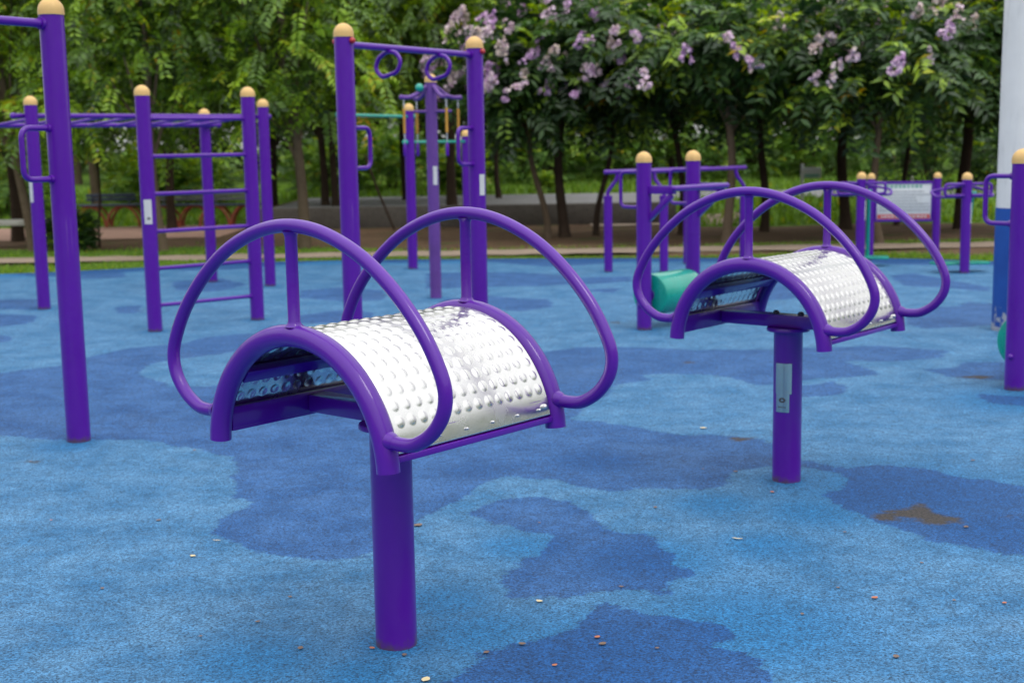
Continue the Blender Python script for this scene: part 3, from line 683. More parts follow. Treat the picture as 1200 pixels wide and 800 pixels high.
def build_rubber():
    xs = np.concatenate([np.linspace(-26, -9.2, 16), np.arange(-9, 9.01, 0.06), np.linspace(9.2, 26, 16)])
    ys = np.concatenate([np.linspace(-14, 1.4, 14), np.arange(1.5, 7.0, 0.045), np.arange(7.0, 11.0, 0.07), np.arange(11.0, 13.6, 0.1)])
    ss = np.linspace(0, 1, 40)[1:]
    X, Yi = np.meshgrid(xs, np.arange(len(ys) + len(ss)), indexing='ij')
    ye = edge_y(X)
    ylast = np.minimum(ys[-1], ye - 0.6)
    Y = np.where(Yi < len(ys), np.minimum(ys[np.minimum(Yi, len(ys) - 1)], ylast), 0)
    fs_ = ss[np.clip(Yi - len(ys), 0, len(ss) - 1)]
    Y = np.where(Yi < len(ys), Y, ylast + (ye - ylast) * fs_)
    pts = np.stack([X.ravel(), Y.ravel()], 1); n = len(pts)
    md = np.full(n, 9.0)
    for p in MID: md = np.minimum(md, sdf(pts, p))
    for p in LIGHT: md = np.maximum(md, -sdf(pts, p))
    ed_ = (edge_y(pts[:, 0]) - pts[:, 1])
    band = ed_ - (0.55 + 0.35 * np.sin(pts[:, 0] * 1.3 + 0.6) + 0.25 * np.sin(pts[:, 0] * 3.1))
    md = np.minimum(md, band)
    # more patches of the same kind where the photo does not show the floor
    rr = np.random.RandomState(5)
    for _ in range(60):
        c = np.array([rr.uniform(-24, 24), rr.uniform(-12, 12)])
        vis = c[1] > 2 and abs(c[0]) < 0.40 * c[1] + 0.6
        if vis: continue
        k = rr.randint(7, 11); an = np.sort(rr.uniform(0, 6.28, k)); ra = rr.uniform(0.4, 1.3, k)
        md = np.minimum(md, sdf(pts, c + np.stack([np.cos(an) * ra * 1.3, np.sin(an) * ra], 1)))
    dp = np.zeros(n)
    for px, py, r in DEEP:
        c = np.array(gp(px, py)); dp = np.maximum(dp, np.exp(-((pts - c) ** 2).sum(1) / (r * r)))
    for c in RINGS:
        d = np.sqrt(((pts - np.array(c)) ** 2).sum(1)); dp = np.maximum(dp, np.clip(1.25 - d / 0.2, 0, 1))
    dp = np.maximum(dp, np.clip(1.3 - np.maximum(ed_, 0) / 0.9, 0, 0.95))
    md2 = md.copy()
    for c in RINGS[-4:-2]:
        d = np.sqrt(((pts - np.array(c)) ** 2).sum(1)); md2 = np.maximum(md2, 0.26 - d)
    wn = np.full(n, 9.0)
    for p in WORN: wn = np.minimum(wn, sdf(pts, p))
    nx, ny = X.shape
    verts = np.concatenate([pts, np.zeros((n, 1))], 1)
    I = np.arange(nx - 1)[:, None] * ny + np.arange(ny - 1)[None, :]
    faces = np.stack([I, I + ny, I + ny + 1, I + 1], -1).reshape(-1, 4)
    # skirt down at the far edge
    last = np.arange(nx) * ny + ny - 1
    sk = verts[last].copy(); sk[:, 2] = -0.05; sk[:, 1] += 0.003
    verts = np.concatenate([verts, sk]); j = n + np.arange(nx - 1)
    faces = np.concatenate([faces, np.stack([last[:-1], last[1:], j + 1, j], -1)])
    me = bpy.data.meshes.new('rubber_ground'); me.from_pydata(verts.tolist(), [], faces.tolist()); me.update()
    for nm, a in (('mid', md2), ('deep', dp), ('worn', wn)): set_attr(me, nm, np.concatenate([a, a[last]]))
    return tag(link(me, 'rubber_ground', M['rubber'], None, 0), kind='structure')
build_rubber()

# ------------------------------------------------------------------ park ground, path, paving, road, retaining wall
WX0, WX1, WY = -4.75, 3.15, 25.5
def smooth(t): t = np.clip(t, 0, 1); return t * t * (3 - 2 * t)
def ground_z(x, y):
    x = np.asarray(x, float); y = np.asarray(y, float)
    zc_ = np.where(y > WY + 0.06, 0.38, 0.0)
    zr_ = 0.38 * smooth((y - 24.4) / 2.0)
    zl_ = 0.30 * smooth((y - 27.5) / 7.0)
    z = np.where(x < WX0, zl_, np.where(x > WX1, zr_, zc_))
    z = z + np.where(y > 32, (y - 32) * 0.022, 0)
    return z - 0.03
def gz(x, y): return float(ground_z(x, y))
def build_ground():
    xs = np.concatenate([np.linspace(-260, -30, 12), np.arange(-29, -4.8, 0.7), [WX0 - 0.01, WX0 + 0.01], np.arange(-4.5, 3.1, 0.5), [WX1 - 0.01, WX1 + 0.01], np.arange(3.5, 30, 0.7), np.linspace(31, 260, 12)])
    ys = np.concatenate([np.linspace(-120, 12, 10), np.arange(13, 25.3, 0.25), [25.45, 25.54, 25.58, 25.7], np.arange(26, 34, 0.25), np.linspace(34.5, 80, 30), np.linspace(90, 400, 8)])
    X, Y = np.meshgrid(xs, ys, indexing='ij'); Z = ground_z(X, Y)
    Z = np.where(Y > 80, ground_z(X, np.full_like(Y, 80.0)), Z)
    Z = Z + np.where((Y > 18.2) & (Y < 25.3), 0.02 * np.sin(X * 1.7) * np.sin(Y * 2.3), 0)
    lawn = np.full(X.shape, -1.0)
    ey = edge_y(X)
    left = smooth((-X - 1.0) / 3.0); right = smooth((X - 2.5) / 2.0)
    s1 = ey + 0.25 + 1.6 * left * 0.8 + 0.9 * right
    lawn = np.maximum(lawn, np.where(Y < s1, np.minimum(1, (s1 - Y) * 3), np.maximum(-1, (s1 - Y) * 3)))
    b2 = np.minimum((Y - 19.4) * 2, (20.5 + 0.7 * left - Y) * 2) - 1.2 * (1 - left)
    lawn = np.maximum(lawn, np.clip(b2, -1, 1))
    lawn = np.maximum(lawn, np.where((X < WX0) & (Y > 27.3), 1.0, -1.0))
    lawn = np.maximum(lawn, np.where((X > WX1) & (Y > 24.2) & (Y < 26.6), 0.9, -1.0))
    lawn = np.maximum(lawn, np.where(Y > 31.0, 1.0, -1.0))
    nx, ny = X.shape
    I = np.arange(nx - 1)[:, None] * ny + np.arange(ny - 1)[None, :]
    faces = np.stack([I, I + ny, I + ny + 1, I + 1], -1).reshape(-1, 4)
    me = bpy.data.meshes.new('ground'); me.from_pydata(np.stack([X, Y, Z], -1).reshape(-1, 3).tolist(), [], faces.tolist()); me.update()
    set_attr(me, 'lawn', lawn.ravel())
    tag(link(me, 'ground', M['soil'], None, 0), kind='structure')
build_ground()
def strip(name, xs, y0f, y1f, dz, mat, jit=0.0, rows=4):
    vs = []; fs = []; r_ = random.Random(len(name))
    for x in xs:
        a = y0f(x) + r_.uniform(-jit, jit); b = y1f(x) + r_.uniform(-jit, jit)
        for k in range(rows + 1):
            y = a + (b - a) * k / rows; vs.append((x, y, gz(x, y) + dz))
    m = rows + 1
    for i in range(len(xs) - 1):
        for k in range(rows): fs.append((i * m + k, (i + 1) * m + k, (i + 1) * m + k + 1, i * m + k + 1))
    return tag(MB().add(vs, fs).build(name, M[mat], None, 0), kind='structure')
fr_ = lambda a, b, s: [a + s * i for i in range(int((b - a) / s) + 1)]
strip('path', fr_(-30, 30, 0.3), lambda x: 18.45 - 0.012 * x * (x > 0), lambda x: 19.35 - 0.012 * x * (x > 0), 0.028, 'path', 0.09)
strip('paving', fr_(-30, -4.95, 0.3), lambda x: 23.4, lambda x: 27.2, 0.012, 'paving', 0.06)
strip('road', fr_(-4.6, 60, 0.5), lambda x: 25.72 if x < WX1 + 0.2 else 26.7, lambda x: 30.8, 0.01, 'asphalt', 0.02, 10)
strip('shoulder', fr_(1.5, 4.6, 0.3), lambda x: 24.6, lambda x: 25.3, 0.02, 'path', 0.1)
t = MB().box(((WX0 + WX1) / 2, WY + 0.02, 0.16), (WX1 - WX0, 0.24, 0.42), None, 0.015)
tag(t.build('retaining_wall', M['concrete']), 'low concrete retaining wall along the edge of the grey road', 'wall')

# ------------------------------------------------------------------ benches, stone table, lean pole
def make_bench(x, y, w, label, plate):
    t = thing('park_bench', label, 'bench', (x, y, gz(x, y) + 0.012), 0, 'park benches on the pink paving')
    s = MB()
    for k in range(5): s.box((0, -0.18 + k * 0.09, 0.455), (w, 0.07, 0.03), None, 0.006)
    s.build('seat', M['bench_blue'], t)
    b = MB()
    for k in range(2): b.box((0, 0.24, 0.56 + k * 0.08), (w * 0.8, 0.03, 0.065), None, 0.006)
    for q in (-0.3, 0.3): b.beam((q * w, 0.2, 0.44), (q * w, 0.225, 0.66), 0.03, 0.02)
    b.build('backrest', M[plate], t)
    for q in (-0.27, 0.27):
        arc = [(q * w + 0.26 * w * math.cos(a), 0, 0.02 + 0.42 * math.sin(a)) for a in [math.pi * i / 14 for i in range(15)]]
        m = MB().tube([(p[0], -0.17, p[2]) for p in arc], 0.026, 10).tube([(p[0], 0.17, p[2]) for p in arc], 0.026, 10)
        m.build('arched_leg', M['bench_orange'], t)
    return t
for px, w, lab, pl in ((128, 1.25, 'dark bench on orange arched legs, nearest the round shrub', 'bench_blue'), (212, 1.2, 'grey backed bench on orange legs behind the rung ladder', 'bench_grey'), (272, 1.1, 'bench on orange arched legs, closest to the retaining wall', 'bench_grey')):
    q = gp(px, 266); make_bench(q[0], q[1], w, lab, pl)
t = thing('stone_table', 'low white stone table under the trees at the left edge', 'table', (-8.2, 22.0, gz(-8.2, 22)))
MB().box((0, 0, 0.40), (1.7, 0.7, 0.07), None, 0.012).build('table_top', M['stone'], t)
for q in (-0.4, 0.4): MB().box((q, 0.05, 0.18), (0.16, 0.4, 0.366), None, 0.015).build('leg', M['concrete'], t)
q = gp(463, 268)
t = MB().tube([(0, 0, -0.05), (-0.3, 0.05, 0.7), (-0.52, 0.1, 1.35)], 0.022, 8).build('support_pole', M['bark'])
t.location = (*q, 0); tag(t, 'thin dark support pole leaning beside the pull-up bar', 'pole')
for px, py, h, lab in ((1068, 234, 0.72, 'slim white post far behind the notice board'), ):
    q = gp(px, py, 0.38); t = thing('white_post', lab, 'post', (*q, gz(*q)))
    MB().lathe([(0.055, 0), (0.055, h), (0.04, h + 0.02), (1e-5, h + 0.025)], 16).build('shaft', M['white'], t)
    MB().lathe([(0.022, h + 0.02), (0.022, h + 0.1), (1e-5, h + 0.12)], 12).build('finial', M['white'], t)
q = gp(949, 234, 0.38); t = thing('direction_sign', 'small pale sign plate on a grey pole beyond the road', 'sign', (*q, gz(*q)))
MB().tube([(-0.15, 0, 0), (-0.15, 0, 0.95)], 0.03, 10).build('pole', M['galv'], t)
MB().box((0.02, -0.045, 0.78), (0.34, 0.03, 0.2), None, 0.004).build('plate', M['sticker'], t)
MB().box((0.02, -0.0625, 0.73), (0.28, 0.004, 0.05), None, 0).build('plate_stripe', M['green_ink'], t)

# ------------------------------------------------------------------ foliage
def crown_mesh(name, blobs, nspray, K, Ls, ll, lw, droop, seed, lime=0.1, yellow=0.0, up=0.1, shell=3.2, zbias=0.0, two_sided=True, limelow=0.0):
    r = np.random.RandomState(seed); B = np.array(blobs, float)
    vol = B[:, 3] * B[:, 4] * B[:, 5]; bi = r.choice(len(B), nspray, p=(vol ** 0.8) / (vol ** 0.8).sum())
    d = r.normal(size=(nspray, 3)); d /= np.linalg.norm(d, axis=1)[:, None]
    rad = r.rand(nspray) ** (1 / shell)
    pos = B[bi, :3] + d * rad[:, None] * B[bi, 3:6]
    dr = d * 0.9 + r.normal(size=(nspray, 3)) * 0.45; dr[:, 2] = dr[:, 2] * 0.6 + up
    dr /= np.linalg.norm(dr, axis=1)[:, None]
    Lr = Ls * r.uniform(0.6, 1.25, nspray)
    tone = np.clip(r.normal(0.3, 0.17, nspray), 0.03, 0.62)
    cl = r.rand(nspray); tone = np.where(cl < lime, r.uniform(0.66, 0.84, nspray), tone)
    tone = np.where(cl > 1 - yellow, 1.0, tone)
    ts = np.linspace(0.15, 1.0, K)
    P = pos[:, None, :] + dr[:, None, :] * (Lr[:, None] * ts)[..., None]
    P[..., 2] -= droop * Lr[:, None] * ts ** 2
    T = dr[:, None, :] + np.stack([0 * ts, 0 * ts, -2 * droop * ts], -1)[None]
    T = T / np.linalg.norm(T, axis=-1)[..., None]
    upv = np.array([0, 0, 1.0]) + r.normal(size=(nspray, 1, 3)) * 0.35
    S = np.cross(T, np.broadcast_to(upv, T.shape)); S /= np.linalg.norm(S, axis=-1)[..., None] + 1e-9
    Nn = np.cross(S, T)
    vs = []; tn = []
    for sgn in (-1, 1):
        ld = T * 0.55 + S * sgn * 0.85 - Nn * r.uniform(-0.1, 0.35, (nspray, K, 1)) + r.normal(size=T.shape) * 0.14
        ld /= np.linalg.norm(ld, axis=-1)[..., None]
        wv = np.cross(Nn, ld); wv /= np.linalg.norm(wv, axis=-1)[..., None] + 1e-9
        l = ll * r.uniform(0.7, 1.2, (nspray, K, 1)); ww = lw * l / ll
        b = P; q1 = P + ld * l * 0.45 + wv * ww * 0.5 + Nn * ww * 0.14; q2 = P + ld * l - Nn * l * 0.12; q3 = P + ld * l * 0.45 - wv * ww * 0.5 + Nn * ww * 0.14
        vs.append(np.stack([b, q1, q2, q3], 2).reshape(-1, 3)); tn.append(np.repeat(tone, K * 4))
    v = np.concatenate(vs); tnn = np.concatenate(tn); n = len(v) // 4
    i = np.arange(n)[:, None] * 4
    f = np.concatenate([i + np.array([[0, 1, 2]]), i + np.array([[0, 2, 3]])], 1).reshape(-1, 3)
    return fast_mesh(name, v, f, tnn)
def fast_mesh(name, v, f, tone):
    me = bpy.data.meshes.new(name); me.vertices.add(len(v)); me.vertices.foreach_set('co', np.asarray(v, np.float32).ravel())
    m = len(f); k = f.shape[1]
    me.loops.add(m * k); me.loops.foreach_set('vertex_index', f.astype(np.int32).ravel())
    me.polygons.add(m); me.polygons.foreach_set('loop_start', np.arange(0, m * k, k, dtype=np.int32))
    me.update(calc_edges=True); set_attr(me, 'tone', tone); return me
def blossom_mesh(name, spots, seed):
    """lilac panicles: cones of small crinkled petals; spots = (x,y,z,length,tone)"""
    r = np.random.RandomState(seed); vs = []; tn = []
    for (x, y, z, L, to) in spots:
        ax = np.array([r.uniform(-0.5, 0.5), r.uniform(-0.8, 0.1), 0.8]); ax /= np.linalg.norm(ax)
        k = 90; nb = 7; bt = r.rand(nb); ba = r.uniform(0, 6.28, nb); bi = r.randint(0, nb, k)
        tt_ = np.clip(bt[bi] + r.normal(0, 0.07, k), 0, 1.1); rad = L * 0.36 * (1 - 0.65 * np.clip(tt_, 0, 1)) * r.uniform(0.75, 1.1, k)
        an = ba[bi] + r.normal(0, 0.38, k); e1 = np.cross(ax, [1, 0, 0]); e1 /= np.linalg.norm(e1); e2 = np.cross(ax, e1)
        c = np.array([x, y, z]) + ax * (tt_ * L)[:, None] + (e1 * np.cos(an)[:, None] + e2 * np.sin(an)[:, None]) * rad[:, None]
        s = 0.028 * r.uniform(0.7, 1.3, (k, 1)); a = r.normal(size=(k, 3)); a /= np.linalg.norm(a, axis=1)[:, None]
        b = np.cross(a, r.normal(size=(k, 3))); b /= np.linalg.norm(b, axis=1)[:, None]
        vs.append(np.stack([c - a * s, c - b * s, c + a * s, c + b * s], 1).reshape(-1, 3)); tn.append(np.repeat(np.clip(to + r.normal(0, 0.2, k), 0, 1), 4))
    v = np.concatenate(vs); n = len(v) // 4; f = np.arange(n * 4).reshape(-1, 4)
    return fast_mesh(name, v, f, np.concatenate(tn))

def trunk_mb(h, r0, lean, wob, limbs, seed):
    r = random.Random(seed); m = MB(); pts = []
    for k in range(7):
        f = k / 6; pts.append(Vector((lean[0] * f + wob * math.sin(f * 6 + seed), lean[1] * f + wob * math.cos(f * 5 + seed * 2), h * f - 0.06)))
    sp = spline(pts, 3); n = len(sp)
    m.tube(sp, [r0 * (1.35 - 0.35 * min(1, i / 2.5) if i < 3 else 1.0) * (1 - 0.35 * i / n) for i in range(n)], 10)
    for (z, tx, ty, tz, rr) in limbs:
        f = min(1, z / h); i = min(n - 1, int(f * (n - 1))); a = sp[i]
        b = Vector((tx, ty, tz)); mid_ = a.lerp(b, 0.5) + Vector((r.uniform(-.1, .1), r.uniform(-.1, .1), 0.12))
        l = spline([a, a.lerp(mid_, 0.5) + Vector((0, 0, 0.05)), mid_, b], 4)
        m.tube(l, [rr * (1 - 0.75 * k / len(l)) for k in range(len(l))], 7)
    return m

# myrtle crowns (crown height about 3.6 m, base about 1.7 m)
def myrtle_variant(seed):
    r = random.Random(seed); bl = []
    for k in range(9):
        a = 2 * math.pi * k / 9 + r.uniform(-.3, .3); q = r.uniform(0.55, 1.0)
        bl.append((q * math.cos(a), q * math.sin(a) * 0.9, r.uniform(2.05, 2.95), r.uniform(.42, .68), r.uniform(.42, .62), r.uniform(.32, .5)))
    bl += [(0, 0, 2.7, 0.75, 0.7, 0.6), (r.uniform(-.3, .3), 0, 3.15, 0.55, 0.5, 0.4)]
    bl = [(b[0], b[1], b[2] - 0.10, b[3], b[4], b[5]) for b in bl]
    cm = crown_mesh('crown', bl, 620, 6, 0.42, 0.165, 0.064, 0.38, seed, lime={11: 0.05, 12: 0.1, 13: 0.17}[seed], yellow=0.004, up=0.1)
    sp = []
    for k in range({11: 58, 12: 24, 13: 19}[seed]):
        a = r.uniform(0, 6.28); z = r.uniform(2.0, 3.2); q = r.uniform(1.0, 1.28) if z < 2.75 else r.uniform(0.4, 1.2)
        sp.append((q * math.cos(a) * (1.25 if z < 3 else 0.8), q * math.sin(a) * (1.25 if z < 3 else 0.8), z, r.uniform(0.14, 0.32), r.choice([0.15, 0.4, 0.6, 0.7, 0.95])))
    bm_ = blossom_mesh('blossoms', sp, seed)
    limbs = [(1.55, b[0] * 0.8, b[1] * 0.8, b[2], 0.022) for b in bl[:6]]
    return cm, bm_, limbs
MYR = [myrtle_variant(s) for s in (11, 12, 13)]
for cm, bm_, _ in MYR:
    cm.materials.append(M['leaf_myrtle']); bm_.materials.append(M['petal'])
def rain_variant(seed, top=6.4, low=1.75):
    r = random.Random(seed); bl = []
    for k in range(17):
        f = k / 16; z = low + 0.55 + (top - low - 1.0) * f; a = k * 2.4 + r.uniform(-.4, .4); q = r.uniform(0.6, 1.35) * (1 - 0.35 * f)
        bl.append((q * math.cos(a), q * math.sin(a), z, r.uniform(.6, .95), r.uniform(.6, .9), r.uniform(.4, .62)))
    bl.append((0, 0, top - 1.3, 0.9, 0.9, 0.9))
    cm = crown_mesh('crown', bl, 900, 9, 0.5, 0.135, 0.054, 0.5, seed, lime=0.28, yellow=0.012, up=0.0)
    limbs = [(1.4 + 0.15 * k, bl[k * 2][0] * 0.9, bl[k * 2][1] * 0.9, bl[k * 2][2], 0.035) for k in range(7)]
    return cm, limbs
RAIN = [rain_variant(s) for s in (21, 22, 23)]
for cm, _ in RAIN: cm.materials.append(M['leaf_rain'])
def far_variant(seed, top=8.5, low=2.2):
    r = random.Random(seed); bl = []
    for k in range(16):
        f = k / 15; z = low + 0.8 + (top - low - 1.6) * f; a = k * 2.4 + r.uniform(-.4, .4); q = r.uniform(0.8, 1.9) * (1 - 0.4 * f)
        bl.append((q * math.cos(a), q * math.sin(a), z, r.uniform(.9, 1.4), r.uniform(.9, 1.3), r.uniform(.6, .9)))
    cm = crown_mesh('crown', bl, 1300, 6, 0.6, 0.24, 0.10, 0.45, seed, lime=0.12, up=0.05)
    return cm, [(2.0 + 0.2 * k, bl[k * 2][0] * 0.8, bl[k * 2][1] * 0.8, bl[k * 2][2], 0.06) for k in range(6)]
FAR = [far_variant(s) for s in (31, 32)]
for cm, _ in FAR: cm.materials.append(M['leaf_far'])
tree_n = 0
def tree(kind, x, y, label, r0=0.07, lean=(0, 0), scale=1.0, rz=None, pale=False, group=None, wob=0.04, trunk_h=None, crown=True, var=None):
    global tree_n; tree_n += 1; k = tree_n
    t = thing({'myrtle': 'flowering_tree', 'rain': 'feathery_tree', 'far': 'background_tree'}[kind], label, 'tree', (x, y, gz(x, y)), 0, group)
    rz = rnd.uniform(0, 6.28) if rz is None else rz
    if kind == 'myrtle': cm, bm_, limbs = MYR[k % 3 if var is None else var]
    elif kind == 'rain': (cm, limbs), bm_ = RAIN[k % 3], None
    else: (cm, limbs), bm_ = FAR[k % 2], None
    h = trunk_h or {'myrtle': 2.3, 'rain': 4.6, 'far': 6.0}[kind]
    ca, sa = math.cos(rz), math.sin(rz)
    lb = [(z * scale, (lx * ca - ly * sa) * scale + lean[0], (lx * sa + ly * ca) * scale + lean[1], lz * scale, rr) for z, lx, ly, lz, rr in limbs]
    trunk_mb(h * scale, r0, lean, wob, lb, k).build('trunk', M['bark_pale' if pale else 'bark'], t, 60)
    for nm, me in (('crown', cm), ('blossoms', bm_)):
        if me is None or not crown: continue
        o = bpy.data.objects.new(nm, me); C.objects.link(o); o.parent = t
        o.location = (lean[0], lean[1], 0); o.rotation_euler = (0, 0, rz); o.scale = (scale, scale, scale)
    return t
G1 = 'flowering myrtle trees behind the playground'; G2 = 'feathery leaved trees at the left'
def at(px, py): return gp(px, py)
for var, px, py, r0, lean, sc, pale, lab in (
    (0, 637, 277, 0.055, (-0.2, 0), 1.08, True, 'flowering tree with thin pale leaning trunk, right of pull-up bar'),
    (0, 659, 276, 0.085, (0, 0.1), 1.2, False, 'pink flowering tree with straight trunk between a pale and a wavy one'),
    (0, 585, 252, 0.06, (0, 0), 1.15, False, 'flowering tree with slim dark trunk just right of the ringed pull-up bar'),
    (1, 703, 274, 0.05, (0.2, 0), 1.1, False, 'flowering tree with crooked thin trunk at the left end of the parallel bars'),
    (2, 854, 282, 0.075, (0, 0), 1.1, True, 'tree with lime new leaves and trunk right of the roller walker'),
    (2, 800, 272, 0.06, (-0.15, 0), 1.12, False, 'dark trunked tree directly behind the roller walker posts'),
    (1, 893, 270, 0.075, (0, 0), 1.15, False, 'straight dark trunked tree seen between the two grips of the second drum'),
    (2, 987, 266, 0.10, (0.05, 0), 1.2, False, 'stout tree left of the notice board, behind the left swing trainer'),
    (1, 1031, 284, 0.06, (-0.1, 0.1), 1.1, True, 'flowering tree whose pale foot shows under the notice board'),
    (2, 1128, 266, 0.11, (0, 0), 1.22, False, 'thick dark trunked flowering tree behind the right swing trainer'),
    (1, 1054, 262, 0.05, (0.1, 0), 1.2, False, 'slender trunked tree directly above the notice board'),
    (1, 1195, 272, 0.07, (0.0, 0), 1.15, False, 'flowering tree hidden partly by the white pillar')):
    x, y = at(px, py); tree('myrtle', x, y, lab, r0, lean, sc, None, pale, G1, 0.05 if r0 > 0.055 else 0.09, var=var)
for px, py, r0, lean, sc, pale, lab in (
    (19, 281, 0.10, (-0.05, 0), 1.0, False, 'dark thick trunked feathery tree beside the white stone table'),
    (38, 292, 0.075, (-0.5, 0.2), 0.95, True, 'pale leaning tree behind the leftmost monkey bars post'),
    (113, 254, 0.11, (0, 0), 1.1, True, 'pale trunked tree standing behind the bench by the round shrub'),
    (193, 293, 0.07, (-0.25, 0.1), 0.9, True, 'feathery tree whose pale trunk slants behind the ladder post'),
    (205, 267, 0.085, (-0.05, 0), 1.05, False, 'straight dark trunked tree seen between the ladder posts'),
    (324, 257, 0.075, (-0.2, 0), 1.08, False, 'dark leaning trunked tree right of the monkey bars end post'),
    (356, 289, 0.085, (-0.2, 0), 0.98, True, 'tall pale trunked feathery tree left of the ringed pull-up bar'),
    (380, 262, 0.075, (-0.05, 0.1), 1.05, False, 'left one of a dark twin trunk pair beside the pull-up bar'),
    (392, 263, 0.07, (0.1, 0), 1.05, False, 'right one of a dark twin trunk pair beside the pull-up bar'),
    (476, 254, 0.06, (0, 0), 1.1, False, 'slim dark trunked tree left of the arm pulley trainer'),
    (533, 263, 0.09, (-0.05, 0), 1.08, False, 'dark trunked tree between the arm pulley trainer and pull-up bar')):
    x, y = at(px, py); tree('rain', x, y, lab, r0, lean, sc, None, pale, G2, 0.05)
x, y = at(118, 287)
t = thing('sapling', 'thin bare sapling standing beside the round shrub', 'sapling', (x, y, gz(x, y)))
trunk_mb(1.5, 0.022, (0.03, 0), 0.02, [(1.2, 0.2, 0, 1.7, 0.01), (1.3, -0.15, 0.05, 1.75, 0.01)], 4).build('trunk', M['bark'], t, 60)
link(crown_mesh('crown', [(0, 0, 1.85, 0.3, 0.3, 0.3)], 45, 6, 0.28, 0.1, 0.045, 0.4, 77, lime=0.5), 'crown', M['leaf_rain'], t, 0)

RT = [('tall feathery tree in the middle ground above the lilac blossoms', 1.2, 36.2, 1.3), ('tall feathery tree in the middle ground above the parallel bars', 4.4, 36.8, 1.35), ('tall feathery tree in the middle ground above the second drum', 7.9, 36.4, 1.32), ('tall feathery tree in the middle ground left of the white pillar', 11.3, 36.6, 1.35), ('tall feathery tree in the middle ground above the arm trainer', -2.4, 37.0, 1.25)]
for lab, x, y, sc_ in RT: tree('rain', x, y, lab, 0.1, (rnd.uniform(-.2, .2), 0), sc_, None, False, 'feathery trees beyond the road', 0.05)
FL = [('leafy tree filling the gap above the ladder', -6.5, 42, 1.0), ('leafy tree rising behind the monkey bars', -9.5, 41, 1.0), ('leafy tree far behind the ringed pull-up bar', -3.2, 43, 1.0),
      ('bright leafy tree beyond the road above the arm trainer', -1.0, 42, 0.95), ('leafy tree beyond the road behind the pink blossoms', 1.6, 43, 1.0), ('leafy tree beyond the road behind the roller walker', 4.3, 42, 1.0),
      ('leafy tree beyond the road over the second drum', 6.8, 43, 1.0), ('leafy tree beyond the road over the notice board', 9.4, 42, 1.0), ('leafy tree beyond the road behind the white pillar', 12.4, 42, 1.05),
      ('tall leafy tree in back row over the left benches', -13.5, 42, 1.15), ('tall leafy tree in back row between ladder posts', -7.5, 46, 1.15), ('tall leafy tree in back row behind twin trunks', -4.5, 47, 1.1),
      ('tall leafy tree in back row above the teal bars', 0.3, 46, 1.15), ('tall leafy tree in back row right of the lilac blossoms', 4.0, 47, 1.15), ('tall leafy tree in back row over the drums', 8.3, 46, 1.15), ('tall leafy tree in back row at far right', 13.0, 46, 1.2)]
for i, (lab, x, y, s) in enumerate(FL):
    tree('far', x, y, lab, 0.15, (rnd.uniform(-.2, .2), 0), s, None, i % 3 == 0, 'trees beyond the road', 0.06)
# shrubs
def shrub(name, x, y, w, h, label, mat, seed, lime=0.2, n=420, group=None, ll=0.07, cat='shrub'):
    r = random.Random(seed); bl = [(0, 0, h * 0.5, w * 0.46, w * 0.42, h * 0.5)]
    for k in range(5): a = k * 1.26 + seed; bl.append((w * 0.26 * math.cos(a), w * 0.22 * math.sin(a), h * r.uniform(0.4, 0.75), w * 0.27, w * 0.27, h * 0.3))
    t = thing(name, label, cat, (x, y, gz(x, y)), 0, group)
    st = MB()
    for k in range(4): a = k * 1.57 + seed; st.tube([(0.03 * math.cos(a), 0.03 * math.sin(a), -0.04), (w * 0.12 * math.cos(a), w * 0.12 * math.sin(a), h * 0.4), (w * 0.25 * math.cos(a), w * 0.25 * math.sin(a), h * 0.75)], [0.02, 0.014, 0.006], 6)
    st.build('stems', M['bark'], t, 60)
    link(crown_mesh('foliage', bl, n, 5, ll * 2.4, ll, ll * 0.5, 0.2, seed, lime=lime, up=0.25, shell=4), 'foliage', M[mat], t, 0)
q = at(82, 291); shrub('round_shrub', q[0], q[1], 0.72, 0.55, 'round clipped dark green shrub beside the tall left post', 'leaf_myrtle', 41, 0.03, 700)
q = gp(642, 226, 0.38); shrub('yellow_shrub', q[0], q[1] + 0.6, 0.45, 0.42, 'small yellow-green clipped shrub on the road edge', 'leaf_bush', 42, 0.8, 260)
SH = [('bright lime shrub right of the ladder', -7.4, 31.5, 1.7, 1.2, 0.6), ('lime shrub glimpsed between ladder posts', -8.6, 31.8, 1.8, 1.3, 0.6), ('leafy shrub by the twin dark trunks', -4.4, 32.8, 2.2, 1.2, 0.25), ('pale shrub left of the arm pulley trainer', -2.9, 33.5, 2.2, 1.5, 0.3),
      ('yellowish shrub near the trainer post', -1.2, 32.0, 0.9, 0.9, 0.7), ('broad shrub beyond the road behind pink blossoms', 0.6, 35, 3.0, 1.7, 0.15), ('broad shrub beyond the road left of the roller walker', 3.2, 36, 3.2, 1.8, 0.2), ('broad shrub beyond the road right of the roller walker', 6.0, 35.5, 3.0, 1.7, 0.15),
      ('broad shrub beyond the road left of the notice board', 8.6, 36, 3.0, 1.7, 0.2), ('dark hedge shrub right of the notice board', 9.2, 29.5, 2.4, 1.5, 0.05), ('dark hedge shrub behind the pillar', 11.2, 29.0, 2.4, 1.6, 0.05), ('dark shrub far left behind the stone table', -11.5, 30.5, 2.6, 1.5, 0.15)]
for i, (lab, x, y, w_, h_, li) in enumerate(SH):
    shrub('leafy_shrub', x, y, w_, h_, lab, 'leaf_myrtle' if li < 0.1 else 'leaf_bush', 50 + i, li, 420, 'shrubs behind the trees', 0.13)
